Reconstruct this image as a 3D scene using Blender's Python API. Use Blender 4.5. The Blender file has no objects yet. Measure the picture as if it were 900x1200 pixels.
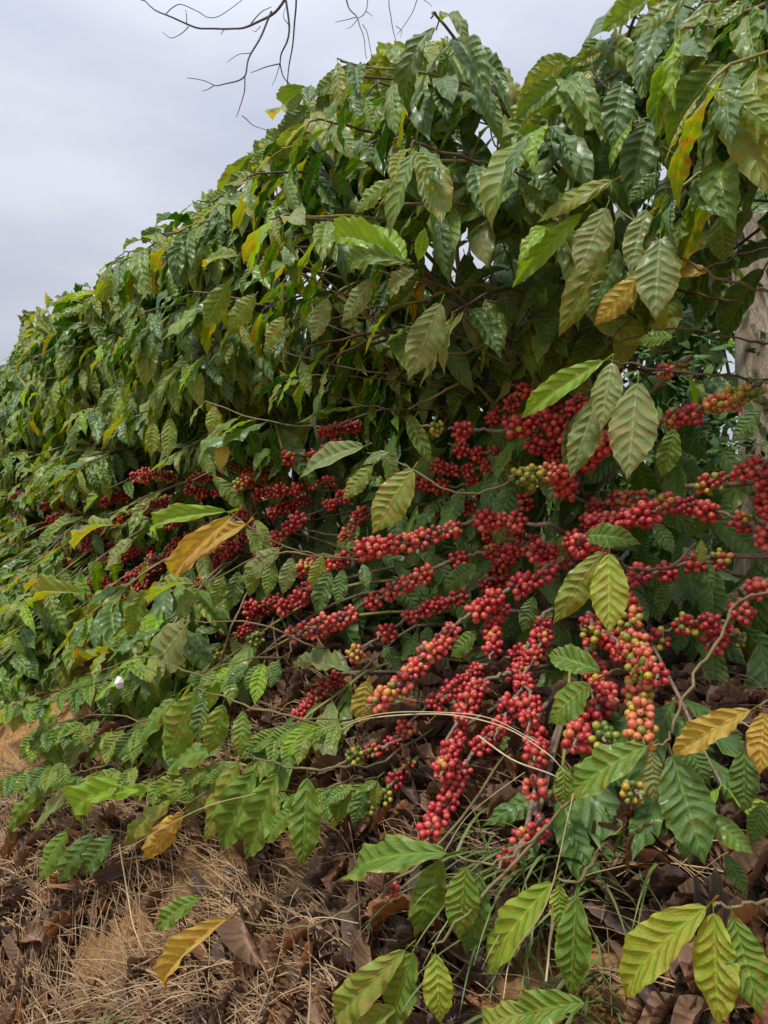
import bpy, bmesh, math, random
import numpy as np
from mathutils import Vector, Matrix, noise as mnoise

random.seed(11)
rng = np.random.default_rng(11)
SC = bpy.context.scene
COL = SC.collection

# ------------------------------------------------------------------ camera
F = 870.0                      # focal length in pixels of the 900 x 1200 photograph
CAMZ = 1.5
cam = bpy.data.cameras.new('camera')
cam.sensor_fit = 'HORIZONTAL'
cam.sensor_width = 36.0
cam.lens = 36.0 * F / 900.0
cam.clip_start = 0.02
cam.clip_end = 900.0
camo = bpy.data.objects.new('camera', cam)
camo.location = (0, 0, CAMZ)
camo.rotation_euler = (math.radians(90), 0, 0)
COL.objects.link(camo)
SC.camera = camo

# ------------------------------------------------------------------ sky and sun (overcast)
SUN_EL, SUN_AZ = math.radians(64), math.radians(225)   # azimuth clockwise from +Y: behind the camera, a little left
world = bpy.data.worlds.new('World')
SC.world = world
world.use_nodes = True
nt = world.node_tree
nt.nodes.clear()
wo = nt.nodes.new('ShaderNodeOutputWorld')
bg = nt.nodes.new('ShaderNodeBackground'); bg.inputs['Strength'].default_value = 0.1
sky = nt.nodes.new('ShaderNodeTexSky'); sky.sky_type = 'NISHITA'; sky.sun_disc = False
sky.sun_elevation = SUN_EL; sky.sun_rotation = SUN_AZ
tc = nt.nodes.new('ShaderNodeTexCoord')
mp = nt.nodes.new('ShaderNodeMapping'); mp.inputs['Scale'].default_value = (1.1, 1.1, 3.4)
nz = nt.nodes.new('ShaderNodeTexNoise'); nz.inputs['Scale'].default_value = 1.5; nz.inputs['Detail'].default_value = 5; nz.inputs['Roughness'].default_value = 0.5
rp = nt.nodes.new('ShaderNodeValToRGB')
rp.color_ramp.elements[0].position = 0.36; rp.color_ramp.elements[0].color = (4.3/10, 4.6/10, 5.7/10, 1)
rp.color_ramp.elements[1].position = 0.62; rp.color_ramp.elements[1].color = (6.4/10, 6.6/10, 7.3/10, 1)
gain = nt.nodes.new('ShaderNodeVectorMath'); gain.operation = 'SCALE'; gain.inputs['Scale'].default_value = 10.0
mx = nt.nodes.new('ShaderNodeMix'); mx.data_type = 'RGBA'; mx.inputs['Factor'].default_value = 0.94
nt.links.new(tc.outputs['Generated'], mp.inputs['Vector'])
nt.links.new(mp.outputs['Vector'], nz.inputs['Vector'])
nt.links.new(nz.outputs['Fac'], rp.inputs['Fac'])
nt.links.new(rp.outputs['Color'], gain.inputs[0])
nt.links.new(sky.outputs['Color'], mx.inputs['A'])
# an overcast sky is brighter overhead: (1 + 2 sin(elevation)) / 3
sepw = nt.nodes.new('ShaderNodeSeparateXYZ'); nt.links.new(tc.outputs['Generated'], sepw.inputs[0])
mw1 = nt.nodes.new('ShaderNodeMath'); mw1.operation = 'MAXIMUM'; nt.links.new(sepw.outputs['Z'], mw1.inputs[0]); mw1.inputs[1].default_value = 0.0
mw2 = nt.nodes.new('ShaderNodeMath'); mw2.operation = 'MULTIPLY_ADD'; nt.links.new(mw1.outputs[0], mw2.inputs[0]); mw2.inputs[1].default_value = 6.2; mw2.inputs[2].default_value = 3.5
nt.links.new(mw2.outputs[0], gain.inputs['Scale'])
nt.links.new(gain.outputs['Vector'], mx.inputs['B'])
nt.links.new(mx.outputs['Result'], bg.inputs['Color'])
nt.links.new(bg.outputs['Background'], wo.inputs['Surface'])

sl = bpy.data.lights.new('sun', 'SUN'); sl.energy = 1.5; sl.angle = math.radians(10); sl.color = (1.0, 0.96, 0.9)
so = bpy.data.objects.new('sun', sl)
sd = Vector((math.sin(SUN_AZ)*math.cos(SUN_EL), math.cos(SUN_AZ)*math.cos(SUN_EL), math.sin(SUN_EL)))
so.rotation_euler = sd.to_track_quat('Z', 'Y').to_euler()
COL.objects.link(so)
SC.view_settings.view_transform = 'Standard'
SC.view_settings.look = 'None'
SC.view_settings.exposure = 1.05
SC.view_settings.gamma = 1.0
SC.cycles.max_bounces = 6
SC.cycles.diffuse_bounces = 3
SC.cycles.glossy_bounces = 2
SC.cycles.transmission_bounces = 3

# ------------------------------------------------------------------ the hedge frame: u along the row, v away from it, z up
D = Vector((-0.65, 0.76, 0)); N = Vector((0.76, 0.65, 0))
def UV(u, v, z): return D*u + N*v + Vector((0, 0, z))
def to_uv(p): return (p.x*D.x + p.y*D.y, p.x*N.x + p.y*N.y)
def PV(px, py, v):
    y = v / (0.76*(px-450)/F + 0.65)
    return Vector(((px-450)/F*y, y, CAMZ + (600-py)/F*y))
def proj(p):
    return (450 + F*p.x/p.y, 600 - F*(p.z-CAMZ)/p.y) if p.y > 0.05 else (-999, -999)

def nz3(x, y, z=0.0): return mnoise.noise(Vector((x, y, z)))
PROF = [(-60, -0.35), (-2, -0.3), (0.0, -0.05), (0.2, 0.30), (0.35, 0.58), (0.62, 0.845), (0.75, 0.965), (0.91, 1.08), (1.05, 1.14), (1.6, 1.17), (3.0, 1.22), (8, 1.6), (40, 4.0), (400, 14)]
def prof(v):
    for (a, za), (b, zb) in zip(PROF, PROF[1:]):
        if v <= b:
            t = max(0.0, (v-a)/(b-a)); return za + (zb-za)*t
    return PROF[-1][1]
def gz(u, v):
    z = prof(v)
    d = math.hypot(u-2, v-1)
    if d < 30:
        z += 0.035*nz3(u*1.7, v*2.0, 3.1) + 0.018*nz3(u*5, v*5, 7.7) + 0.007*nz3(u*16, v*16, 1.3)
    return z
_gc = {}
def vclamp(px, py, v, m=0.05):
    k = (int(px/6), int(py/6))
    if k not in _gc: _gc[k] = ground_at_pixel(px, py) if py > 640 else None
    g_ = _gc[k]
    return min(v, g_[1]-m) if g_ else v
def gnormal(u, v):
    e = 0.02
    du = (gz(u+e, v) - gz(u-e, v))/(2*e); dv = (gz(u, v+e) - gz(u, v-e))/(2*e)
    return (Vector((0, 0, 1)) - D*du - N*dv).normalized()
def ground_at_pixel(px, py):
    d = Vector(((px-450)/F, 1, (600-py)/F)); t = 0.4
    while t < 6:
        p = Vector((0, 0, CAMZ)) + d*t
        u, v = to_uv(p)
        if gz(u, v) >= p.z:
            for _ in range(4):
                t -= 0.003; q = Vector((0, 0, CAMZ)) + d*t; a, b = to_uv(q)
                if gz(a, b) < q.z: break
                u, v = a, b
            return u, v
        t += 0.012
    return None

# ------------------------------------------------------------------ material helpers
class NT:
    def __init__(s, name):
        s.m = bpy.data.materials.new(name); s.m.use_nodes = True
        s.t = s.m.node_tree; s.t.nodes.clear()
        s.out = s.t.nodes.new('ShaderNodeOutputMaterial')
    def n(s, typ, **kw):
        x = s.t.nodes.new(typ)
        for k, v in kw.items(): setattr(x, k, v)
        return x
    def L(s, a, b): s.t.links.new(a, b)
    def val(s, x, sock):
        if isinstance(x, (int, float)): sock.default_value = x
        elif isinstance(x, tuple): sock.default_value = x if len(x) == 4 or len(sock.default_value) == 3 else (*x, 1)
        else: s.L(x, sock)
    def math(s, op, a, b=0.0, c=None, clamp=False):
        x = s.n('ShaderNodeMath', operation=op, use_clamp=clamp)
        s.val(a, x.inputs[0]); s.val(b, x.inputs[1])
        if c is not None: s.val(c, x.inputs[2])
        return x.outputs[0]
    def mix(s, f, a, b, blend='MIX'):
        x = s.n('ShaderNodeMix', data_type='RGBA', blend_type=blend)
        s.val(f, x.inputs['Factor']); s.val(a, x.inputs['A']); s.val(b, x.inputs['B'])
        return x.outputs['Result']
    def ramp(s, f, stops):
        x = s.n('ShaderNodeValToRGB'); cr = x.color_ramp
        while len(cr.elements) < len(stops): cr.elements.new(0.5)
        for e, (p, c) in zip(cr.elements, stops):
            e.position = p; e.color = (*c, 1) if not isinstance(c, (int, float)) else (c, c, c, 1)
        s.L(f, x.inputs['Fac']); return x.outputs['Color']
    def smooth(s, x, lo, hi):
        m = s.n('ShaderNodeMapRange', interpolation_type='SMOOTHSTEP')
        s.val(x, m.inputs['Value']); s.val(lo, m.inputs['From Min']); s.val(hi, m.inputs['From Max'])
        return m.outputs['Result']
    def noise(s, vec, scale, detail=3, rough=0.55, dist=0.0):
        x = s.n('ShaderNodeTexNoise'); s.L(vec, x.inputs['Vector'])
        x.inputs['Scale'].default_value = scale; x.inputs['Detail'].default_value = detail
        x.inputs['Roughness'].default_value = rough; x.inputs['Distortion'].default_value = dist
        return x.outputs['Fac']

def leaf_material(name, base, alt, under, margin_col, margin, spots, spotcol, rough=0.26, transl=0.26, vein=0.45, brown=0.0, nveins=9, coat=0.24):
    """Leaf blade. UV.x runs along the midrib, UV.y across (0.5 = midrib)."""
    s = NT(name)
    uv = s.n('ShaderNodeUVMap').outputs['UV']
    sep = s.n('ShaderNodeSeparateXYZ'); s.L(uv, sep.inputs[0])
    t, w = sep.outputs['X'], sep.outputs['Y']
    at = s.n('ShaderNodeAttribute', attribute_name='rnd').outputs['Fac']
    oi = s.n('ShaderNodeObjectInfo').outputs['Random']
    r = s.math('FRACT', s.math('ADD', at, oi))
    r2 = s.math('FRACT', s.math('MULTIPLY', r, 7.31))
    r3 = s.math('FRACT', s.math('MULTIPLY', r, 23.7))
    vv = s.math('ABSOLUTE', s.math('SUBTRACT', s.math('MULTIPLY', w, 2.0), 1.0))
    cb = s.n('ShaderNodeCombineXYZ')
    s.L(s.math('MULTIPLY', t, 2.3), cb.inputs[0]); s.L(w, cb.inputs[1]); s.L(s.math('MULTIPLY', r, 97.0), cb.inputs[2])
    vec = cb.outputs[0]
    n1 = s.noise(vec, 1.6, 3); n2 = s.noise(vec, 7.0, 4, 0.6); n3 = s.noise(vec, 22.0, 3)
    # lateral veins
    ph = s.math('ADD', s.math('MULTIPLY', s.math('SUBTRACT', n1, 0.5), 0.35), s.math('SUBTRACT', s.math('MULTIPLY', t, float(nveins)), s.math('MULTIPLY', vv, 1.35)))
    fr = s.math('ABSOLUTE', s.math('SUBTRACT', s.math('FRACT', ph), 0.5))      # 0.5 at a vein
    lat = s.smooth(fr, 0.40, 0.49)
    lat = s.math('MULTIPLY', lat, s.math('SUBTRACT', 1.0, s.math('MULTIPLY', vv, 0.55)))
    mid = s.smooth(vv, 0.10, 0.03)
    vn = s.math('MAXIMUM', s.math('MULTIPLY', lat, 0.26), mid)
    col = s.mix(s.smooth(r2, 0.1, 0.95), base, alt)
    col = s.mix(s.math('MULTIPLY', s.smooth(n1, 0.42, 0.75), 0.55), col, alt)
    col = s.mix(1.0, col, s.ramp(n3, [(0.2, (0.86,)*3), (0.8, (1.12,)*3)]), 'MULTIPLY')
    col = s.mix(s.math('MULTIPLY', vn, vein), col, (min(alt[0]*2.6, .6), min(alt[1]*2.0, .6), min(alt[2]*2.2, .4)))
    # yellowing margin
    mg = s.smooth(s.math('ADD', vv, s.math('MULTIPLY', s.math('SUBTRACT', n2, 0.5), 1.8)), 1.08 - margin, 1.2 - margin*0.5)
    tipm = s.smooth(s.math('ADD', t, s.math('MULTIPLY', s.math('SUBTRACT', n1, 0.5), 0.9)), 1.12 - margin*0.7, 1.3 - margin*0.7)
    mg = s.math('MULTIPLY', s.math('MAXIMUM', mg, tipm), s.smooth(r3, 0.0, 0.6))
    col = s.mix(s.math('MULTIPLY', mg, 0.85), col, margin_col)
    edge = s.math('MULTIPLY', s.smooth(vv, 0.86, 0.99), s.smooth(n1, 0.3, 0.6))
    col = s.mix(s.math('MULTIPLY', edge, 0.55), col, (min(.5, alt[0]*2.2+.08), min(.5, alt[1]*1.5+.08), alt[2]*2))
    # rust spots, each in a yellow ring
    halo = s.smooth(s.math('ADD', n2, s.math('MULTIPLY', n1, 0.45)), 0.88 - spots, 0.98 - spots)
    col = s.mix(s.math('MULTIPLY', s.math('MULTIPLY', halo, s.smooth(r2, 0.05, 0.5)), 0.6), col, margin_col)
    sp = s.smooth(s.math('ADD', n2, s.math('MULTIPLY', n1, 0.45)), 0.93 - spots, 0.98 - spots)
    sp = s.math('MULTIPLY', sp, s.smooth(r2, 0.05, 0.5))
    col = s.mix(s.math('MULTIPLY', sp, 0.8), col, spotcol)
    if brown:
        col = s.mix(s.math('MULTIPLY', s.smooth(n2, 0.5, 0.66), brown), col, (0.16, 0.07, 0.025))
    bf = s.n('ShaderNodeNewGeometry').outputs['Backfacing']
    ucol = s.mix(0.6, col, under)
    ucol = s.mix(s.math('MULTIPLY', vn, 0.5), ucol, (under[0]*1.8, under[1]*1.6, under[2]*1.8))
    fcol = s.mix(bf, col, ucol)
    # relief: blade swells between the veins
    hgt = s.math('SUBTRACT', s.math('MULTIPLY', s.math('SINE', s.math('MULTIPLY', s.math('FRACT', s.math('ADD', ph, 0.5)), math.pi)), 0.9), s.math('MULTIPLY', vn, 0.4))
    hgt = s.math('ADD', hgt, s.math('MULTIPLY', n3, 0.5))
    bp = s.n('ShaderNodeBump'); bp.inputs['Strength'].default_value = 0.75; bp.inputs['Distance'].default_value = 0.0028
    s.L(hgt, bp.inputs['Height'])
    p = s.n('ShaderNodeBsdfPrincipled')
    s.L(fcol, p.inputs['Base Color']); s.L(bp.outputs['Normal'], p.inputs['Normal'])
    rg = s.math('ADD', s.math('MULTIPLY', bf, 0.25), s.math('ADD', rough, s.math('MULTIPLY', s.math('SUBTRACT', n1, 0.5), 0.35)))
    s.L(rg, p.inputs['Roughness'])
    p.inputs['IOR'].default_value = 1.5
    p.inputs['Coat Weight'].default_value = coat; p.inputs['Coat Roughness'].default_value = 0.24
    if transl > 0:
        tr = s.n('ShaderNodeBsdfTranslucent')
        s.L(s.mix(1.0, fcol, (2.3, 2.2, 0.5), 'MULTIPLY'), tr.inputs['Color'])
        ms = s.n('ShaderNodeMixShader'); ms.inputs[0].default_value = transl
        s.L(p.outputs[0], ms.inputs[1]); s.L(tr.outputs[0], ms.inputs[2]); s.L(ms.outputs[0], s.out.inputs['Surface'])
    else:
        s.L(p.outputs[0], s.out.inputs['Surface'])
    return s.m

YEL = (0.38, 0.34, 0.04); RUST = (0.42, 0.15, 0.025)
LM = {
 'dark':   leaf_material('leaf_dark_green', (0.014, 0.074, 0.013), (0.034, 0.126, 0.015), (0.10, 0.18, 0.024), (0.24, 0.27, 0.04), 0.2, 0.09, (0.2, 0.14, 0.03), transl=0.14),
 'mid':    leaf_material('leaf_mid_green', (0.038, 0.150, 0.012), (0.078, 0.220, 0.014), (0.15, 0.24, 0.022), YEL, 0.34, 0.14, RUST, transl=0.22),
 'light':  leaf_material('leaf_yellow_green', (0.12, 0.27, 0.010), (0.23, 0.37, 0.014), (0.2, 0.27, 0.05), (0.46, 0.40, 0.05), 0.46, 0.18, RUST, transl=0.3),
 'yellow': leaf_material('leaf_turning_yellow', (0.40, 0.38, 0.03), (0.58, 0.36, 0.04), (0.50, 0.38, 0.07), (0.40, 0.19, 0.04), 0.42, 0.24, (0.42, 0.13, 0.02), transl=0.25, rough=0.5),
 'pale':   leaf_material('leaf_pale_waxy', (0.085, 0.20, 0.020), (0.17, 0.29, 0.028), (0.2, 0.25, 0.1), (0.44, 0.38, 0.08), 0.36, 0.15, RUST, rough=0.38),
 'dead':   leaf_material('leaf_dead_brown', (0.10, 0.043, 0.024), (0.23, 0.115, 0.060), (0.24, 0.15, 0.09), (0.30, 0.17, 0.08), 0.2, 0.15, (0.05, 0.025, 0.015), transl=0.0, rough=0.55, vein=0.2, brown=0.4, coat=0.0),
 'rustdead': leaf_material('leaf_dead_rust', (0.24, 0.075, 0.028), (0.36, 0.15, 0.05), (0.3, 0.17, 0.09), (0.40, 0.2, 0.07), 0.3, 0.12, (0.08, 0.03, 0.015), transl=0.05, rough=0.5, vein=0.25, brown=0.3, coat=0.0),
 'greydead': leaf_material('leaf_dead_dark', (0.045, 0.028, 0.020), (0.10, 0.062, 0.042), (0.13, 0.09, 0.07), (0.16, 0.11, 0.08), 0.2, 0.1, (0.03, 0.02, 0.015), transl=0.0, rough=0.6, vein=0.15, brown=0.3, coat=0.0),
}
LM['lime'] = leaf_material('leaf_fresh_lime', (0.17, 0.36, 0.015), (0.27, 0.46, 0.02), (0.24, 0.40, 0.03), (0.42, 0.46, 0.04), 0.25, 0.05, RUST, transl=0.34)
LM['freckled'] = leaf_material('leaf_freckled', (0.10, 0.22, 0.012), (0.26, 0.33, 0.02), (0.24, 0.36, 0.03), (0.55, 0.48, 0.04), 0.60, 0.22, (0.38, 0.13, 0.02), transl=0.26)
LKEYS = list(LM)

def berry_material():
    s = NT('coffee_cherry_skin')
    a = s.n('ShaderNodeAttribute', attribute_name='tone').outputs['Fac']
    tip = s.n('ShaderNodeAttribute', attribute_name='tip').outputs['Fac']
    oc = s.n('ShaderNodeTexCoord').outputs['Object']
    oi = s.n('ShaderNodeObjectInfo').outputs['Random']
    at = s.n('ShaderNodeAttribute', attribute_name='tone_shift', attribute_type='OBJECT').outputs['Fac']
    n1 = s.noise(oc, 90.0, 2); n2 = s.noise(oc, 420.0, 2)
    x = s.math('ADD', s.math('ADD', a, at), s.math('MULTIPLY', s.math('SUBTRACT', n1, 0.5), 0.16))
    x = s.math('ADD', x, s.math('MULTIPLY', s.math('SUBTRACT', oi, 0.5), 0.06))
    c = s.ramp(x, [(0.0, (0.07, 0.15, 0.02)), (0.2, (0.22, 0.27, 0.03)), (0.32, (0.50, 0.33, 0.03)), (0.44, (0.62, 0.19, 0.06)), (0.50, (0.60, 0.13, 0.085)),
                   (0.56, (0.56, 0.072, 0.05)), (0.70, (0.46, 0.028, 0.030)), (0.86, (0.27, 0.012, 0.022)), (0.93, (0.13, 0.02, 0.03)), (1.0, (0.17, 0.085, 0.09))])
    c = s.mix(s.math('MULTIPLY', s.smooth(n2, 0.62, 0.75), 0.25), c, (0.35, 0.2, 0.12))
    tf = s.smooth(tip, 0.42, 0.75)
    c = s.mix(tf, c, (0.05, 0.02, 0.015))
    p = s.n('ShaderNodeBsdfPrincipled'); s.L(c, p.inputs['Base Color'])
    p.inputs['Roughness'].default_value = 0.40; p.inputs['IOR'].default_value = 1.6
    p.inputs['Subsurface Weight'].default_value = 0.0
    bp = s.n('ShaderNodeBump'); bp.inputs['Strength'].default_value = 0.25; bp.inputs['Distance'].default_value = 0.0006
    s.L(n1, bp.inputs['Height']); s.L(bp.outputs['Normal'], p.inputs['Normal'])
    s.L(p.outputs[0], s.out.inputs['Surface'])
    return s.m
M_BERRY = berry_material()

def bark_material(name, c1, c2, scale=60, stretch=0.2, bump=0.6, rough=0.75, dist=0.002):
    s = NT(name)
    oc = s.n('ShaderNodeTexCoord').outputs['Object']
    mpn = s.n('ShaderNodeMapping'); s.L(oc, mpn.inputs['Vector']); mpn.inputs['Scale'].default_value = (1, 1, stretch)
    n1 = s.noise(mpn.outputs[0], scale, 5, 0.65, 0.4); n2 = s.noise(oc, scale*0.22, 3)
    c = s.mix(s.smooth(n1, 0.3, 0.72), c1, c2)
    c = s.mix(s.math('MULTIPLY', s.smooth(n2, 0.4, 0.7), 0.45), c, (c2[0]*1.15, c2[1]*1.1, c2[2]*1.0))
    p = s.n('ShaderNodeBsdfPrincipled'); s.L(c, p.inputs['Base Color']); p.inputs['Roughness'].default_value = rough
    bp = s.n('ShaderNodeBump'); bp.inputs['Strength'].default_value = bump; bp.inputs['Distance'].default_value = dist
    s.L(n1, bp.inputs['Height']); s.L(bp.outputs['Normal'], p.inputs['Normal'])
    s.L(p.outputs[0], s.out.inputs['Surface']); return s.m
M_STEM = bark_material('coffee_stem_bark', (0.11, 0.075, 0.05), (0.25, 0.19, 0.13), 120, 0.25)
M_TWIG = bark_material('coffee_branch_bark', (0.13, 0.085, 0.055), (0.27, 0.21, 0.15), 160, 0.5)
M_GTWIG = bark_material('green_shoot', (0.17, 0.15, 0.035), (0.30, 0.26, 0.06), 90, 0.6, 0.15, 0.5)
M_LTWIG = bark_material('olive_shoot', (0.11, 0.085, 0.035), (0.20, 0.16, 0.065), 90, 0.6, 0.3, 0.6)
M_DTWIG = bark_material('dark_twig', (0.07, 0.035, 0.025), (0.13, 0.075, 0.05), 160, 0.5)
M_TRUNK = bark_material('pale_tree_bark', (0.22, 0.165, 0.11), (0.58, 0.48, 0.36), 42, 0.14, 1.0, 0.9, 0.03)
M_BARE = bark_material('bare_twig_bark', (0.06, 0.05, 0.05), (0.11, 0.09, 0.085), 90, 0.4)

def plain(name, col, rough=0.6, nscale=40, var=0.25, rnd=False, col2=None):
    s = NT(name)
    oc = s.n('ShaderNodeTexCoord').outputs['Object']
    n1 = s.noise(oc, nscale, 3)
    c2 = col2 or tuple(min(1, x*(1-var*1.6)) for x in col)
    f = s.smooth(n1, 0.3, 0.7)
    if rnd:
        at = s.n('ShaderNodeAttribute', attribute_name='rnd').outputs['Fac']
        f = s.math('ADD', s.math('MULTIPLY', f, 0.3), s.math('MULTIPLY', at, 0.7))
    c = s.mix(f, col, c2)
    p = s.n('ShaderNodeBsdfPrincipled'); s.L(c, p.inputs['Base Color']); p.inputs['Roughness'].default_value = rough
    s.L(p.outputs[0], s.out.inputs['Surface']); return s.m
M_STRAW = plain('dry_grass_straw', (0.56, 0.38, 0.20), 0.6, 30, 0.3, True, (0.12, 0.055, 0.024))
M_STRAWPALE = plain('pale_straw', (0.58, 0.47, 0.28), 0.55, 30, 0.3, True, (0.34, 0.24, 0.12))
M_GRASS = plain('green_grass_blade', (0.06, 0.115, 0.025), 0.5, 30, 0.3, True, (0.17, 0.20, 0.05))
M_HOSE = plain('black_polythene', (0.018, 0.018, 0.02), 0.35, 30, 0.2)
M_PAPER = plain('white_scrap', (0.78, 0.78, 0.76), 0.6, 60, 0.06)
M_WEED = plain('weed_leaf', (0.035, 0.085, 0.015), 0.8, 12, 0.3, True, (0.09, 0.18, 0.025))

def ground_material():
    s = NT('clay_bank_soil')
    g = s.n('ShaderNodeNewGeometry').outputs['Position']
    n1 = s.noise(g, 1.8, 5, 0.6, 0.3); n2 = s.noise(g, 14.0, 6, 0.65); n3 = s.noise(g, 90.0, 4, 0.7); n4 = s.noise(g, 420.0, 2)
    hm = s.n('ShaderNodeAttribute', attribute_name='humus').outputs['Fac']
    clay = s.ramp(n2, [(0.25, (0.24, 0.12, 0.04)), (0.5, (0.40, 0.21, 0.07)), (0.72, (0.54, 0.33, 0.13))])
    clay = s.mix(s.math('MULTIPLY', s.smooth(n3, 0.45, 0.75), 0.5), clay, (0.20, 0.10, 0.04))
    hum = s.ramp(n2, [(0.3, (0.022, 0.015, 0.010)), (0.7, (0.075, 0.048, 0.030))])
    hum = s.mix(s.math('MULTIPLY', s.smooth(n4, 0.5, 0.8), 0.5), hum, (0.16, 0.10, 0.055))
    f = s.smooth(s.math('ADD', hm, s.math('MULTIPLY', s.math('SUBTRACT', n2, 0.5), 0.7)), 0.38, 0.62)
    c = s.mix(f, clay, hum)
    p = s.n('ShaderNodeBsdfPrincipled'); s.L(c, p.inputs['Base Color']); p.inputs['Roughness'].default_value = 0.92
    h = s.math('ADD', s.math('MULTIPLY', n2, 1.0), s.math('ADD', s.math('MULTIPLY', n3, 0.35), s.math('MULTIPLY', n4, 0.12)))
    bp = s.n('ShaderNodeBump'); bp.inputs['Strength'].default_value = 0.9; bp.inputs['Distance'].default_value = 0.02
    s.L(h, bp.inputs['Height']); s.L(bp.outputs['Normal'], p.inputs['Normal'])
    s.L(p.outputs[0], s.out.inputs['Surface']); return s.m
M_GROUND = ground_material()

# ------------------------------------------------------------------ object helpers
def link(name, data, parent=None, mw=None):
    o = bpy.data.objects.new(name, data)
    if parent is not None: o.parent = parent
    if mw is not None: o.matrix_basis = mw
    COL.objects.link(o); return o
def tag(o, label=None, cat=None, group=None, kind=None):
    if label: o['label'] = label
    if cat: o['category'] = cat
    if group: o['group'] = group
    if kind: o['kind'] = kind
    return o

class Geo:
    """quads and triangles gathered in numpy and written as one mesh"""
    def __init__(s): s.v = []; s.q = []; s.uv = []; s.mi = []; s.rn = []; s.n = 0
    def add(s, verts, quads, uv=None, mi=0, rnd=0.0):
        s.v.append(verts); s.q.append(quads + s.n); s.n += len(verts)
        s.uv.append(uv if uv is not None else np.zeros((len(verts), 2)))
        s.mi.append(np.full(len(quads), mi, dtype=np.int32)); s.rn.append(np.full(len(verts), rnd))
    def mesh(s, name, mats, smooth=True):
        v = np.concatenate(s.v).astype(np.float32); q = np.concatenate(s.q).astype(np.int32)
        uv = np.concatenate(s.uv).astype(np.float32); mi = np.concatenate(s.mi); rn = np.concatenate(s.rn).astype(np.float32)
        me = bpy.data.meshes.new(name)
        me.vertices.add(len(v)); me.vertices.foreach_set('co', v.ravel())
        nq, k = q.shape
        me.loops.add(nq*k); me.loops.foreach_set('vertex_index', q.ravel())
        me.polygons.add(nq); me.polygons.foreach_set('loop_start', np.arange(0, nq*k, k, dtype=np.int32))
        me.polygons.foreach_set('material_index', mi)
        me.polygons.foreach_set('use_smooth', np.full(nq, smooth))
        ul = me.uv_layers.new(name='UVMap'); ul.data.foreach_set('uv', uv[q.ravel()].ravel())
        a = me.attributes.new('rnd', 'FLOAT', 'POINT'); a.data.foreach_set('value', rn)
        for m in mats: me.materials.append(m)
        me.update(calc_edges=True)
        return me

def frames(pts):
    out = []
    up = Vector((0.13, 0.07, 1)).normalized()
    prev = None
    for i in range(len(pts)):
        d = (pts[min(i+1, len(pts)-1)] - pts[max(i-1, 0)])
        d = d.normalized() if d.length > 1e-9 else Vector((0, 0, 1))
        a = (prev if prev is not None else up)
        a = a - d*a.dot(d)
        if a.length < 1e-3: a = Vector((1, 0, 0)) - d*d.x
        a.normalize(); prev = a
        out.append((d, a, d.cross(a)))
    return out
def tube(geo, pts, radii, sides=6, mi=0, rnd=0.0):
    n = len(pts); fr = frames(pts)
    v = np.zeros((n*sides, 3))
    for i in range(n):
        _, a, b = fr[i]
        r = radii[i] if hasattr(radii, '__len__') else radii
        for k in range(sides):
            an = 2*math.pi*k/sides
            v[i*sides+k] = pts[i] + a*(math.cos(an)*r) + b*(math.sin(an)*r)
    q = [(i*sides+k, i*sides+(k+1) % sides, (i+1)*sides+(k+1) % sides, (i+1)*sides+k) for i in range(n-1) for k in range(sides)]
    geo.add(v, np.array(q), None, mi, rnd)
def smooth_pts(pts, sub=5):
    """Catmull-Rom through the points"""
    P = [pts[0]*2 - pts[1]] + list(pts) + [pts[-1]*2 - pts[-2]]
    out = []
    for i in range(1, len(P)-2):
        for k in range(sub):
            t = k/sub
            a, b, c, d = P[i-1], P[i], P[i+1], P[i+2]
            out.append(0.5*((2*b) + (c-a)*t + (2*a-5*b+4*c-d)*t*t + (3*b-a-3*c+d)*t*t*t))
    out.append(P[-2]); return out
def tube_obj(name, pts, r0, r1, mat, parent, sides=6, knots=False):
    g = Geo(); n = len(pts)
    rad = [r0 + (r1-r0)*i/(n-1) for i in range(n)]
    if knots: rad = [r*(1.0 + 0.22*(i % 4 == 0)) for i, r in enumerate(rad)]
    tube(g, pts, rad, sides)
    return link(name, g.mesh(name, [mat]), parent)

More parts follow.
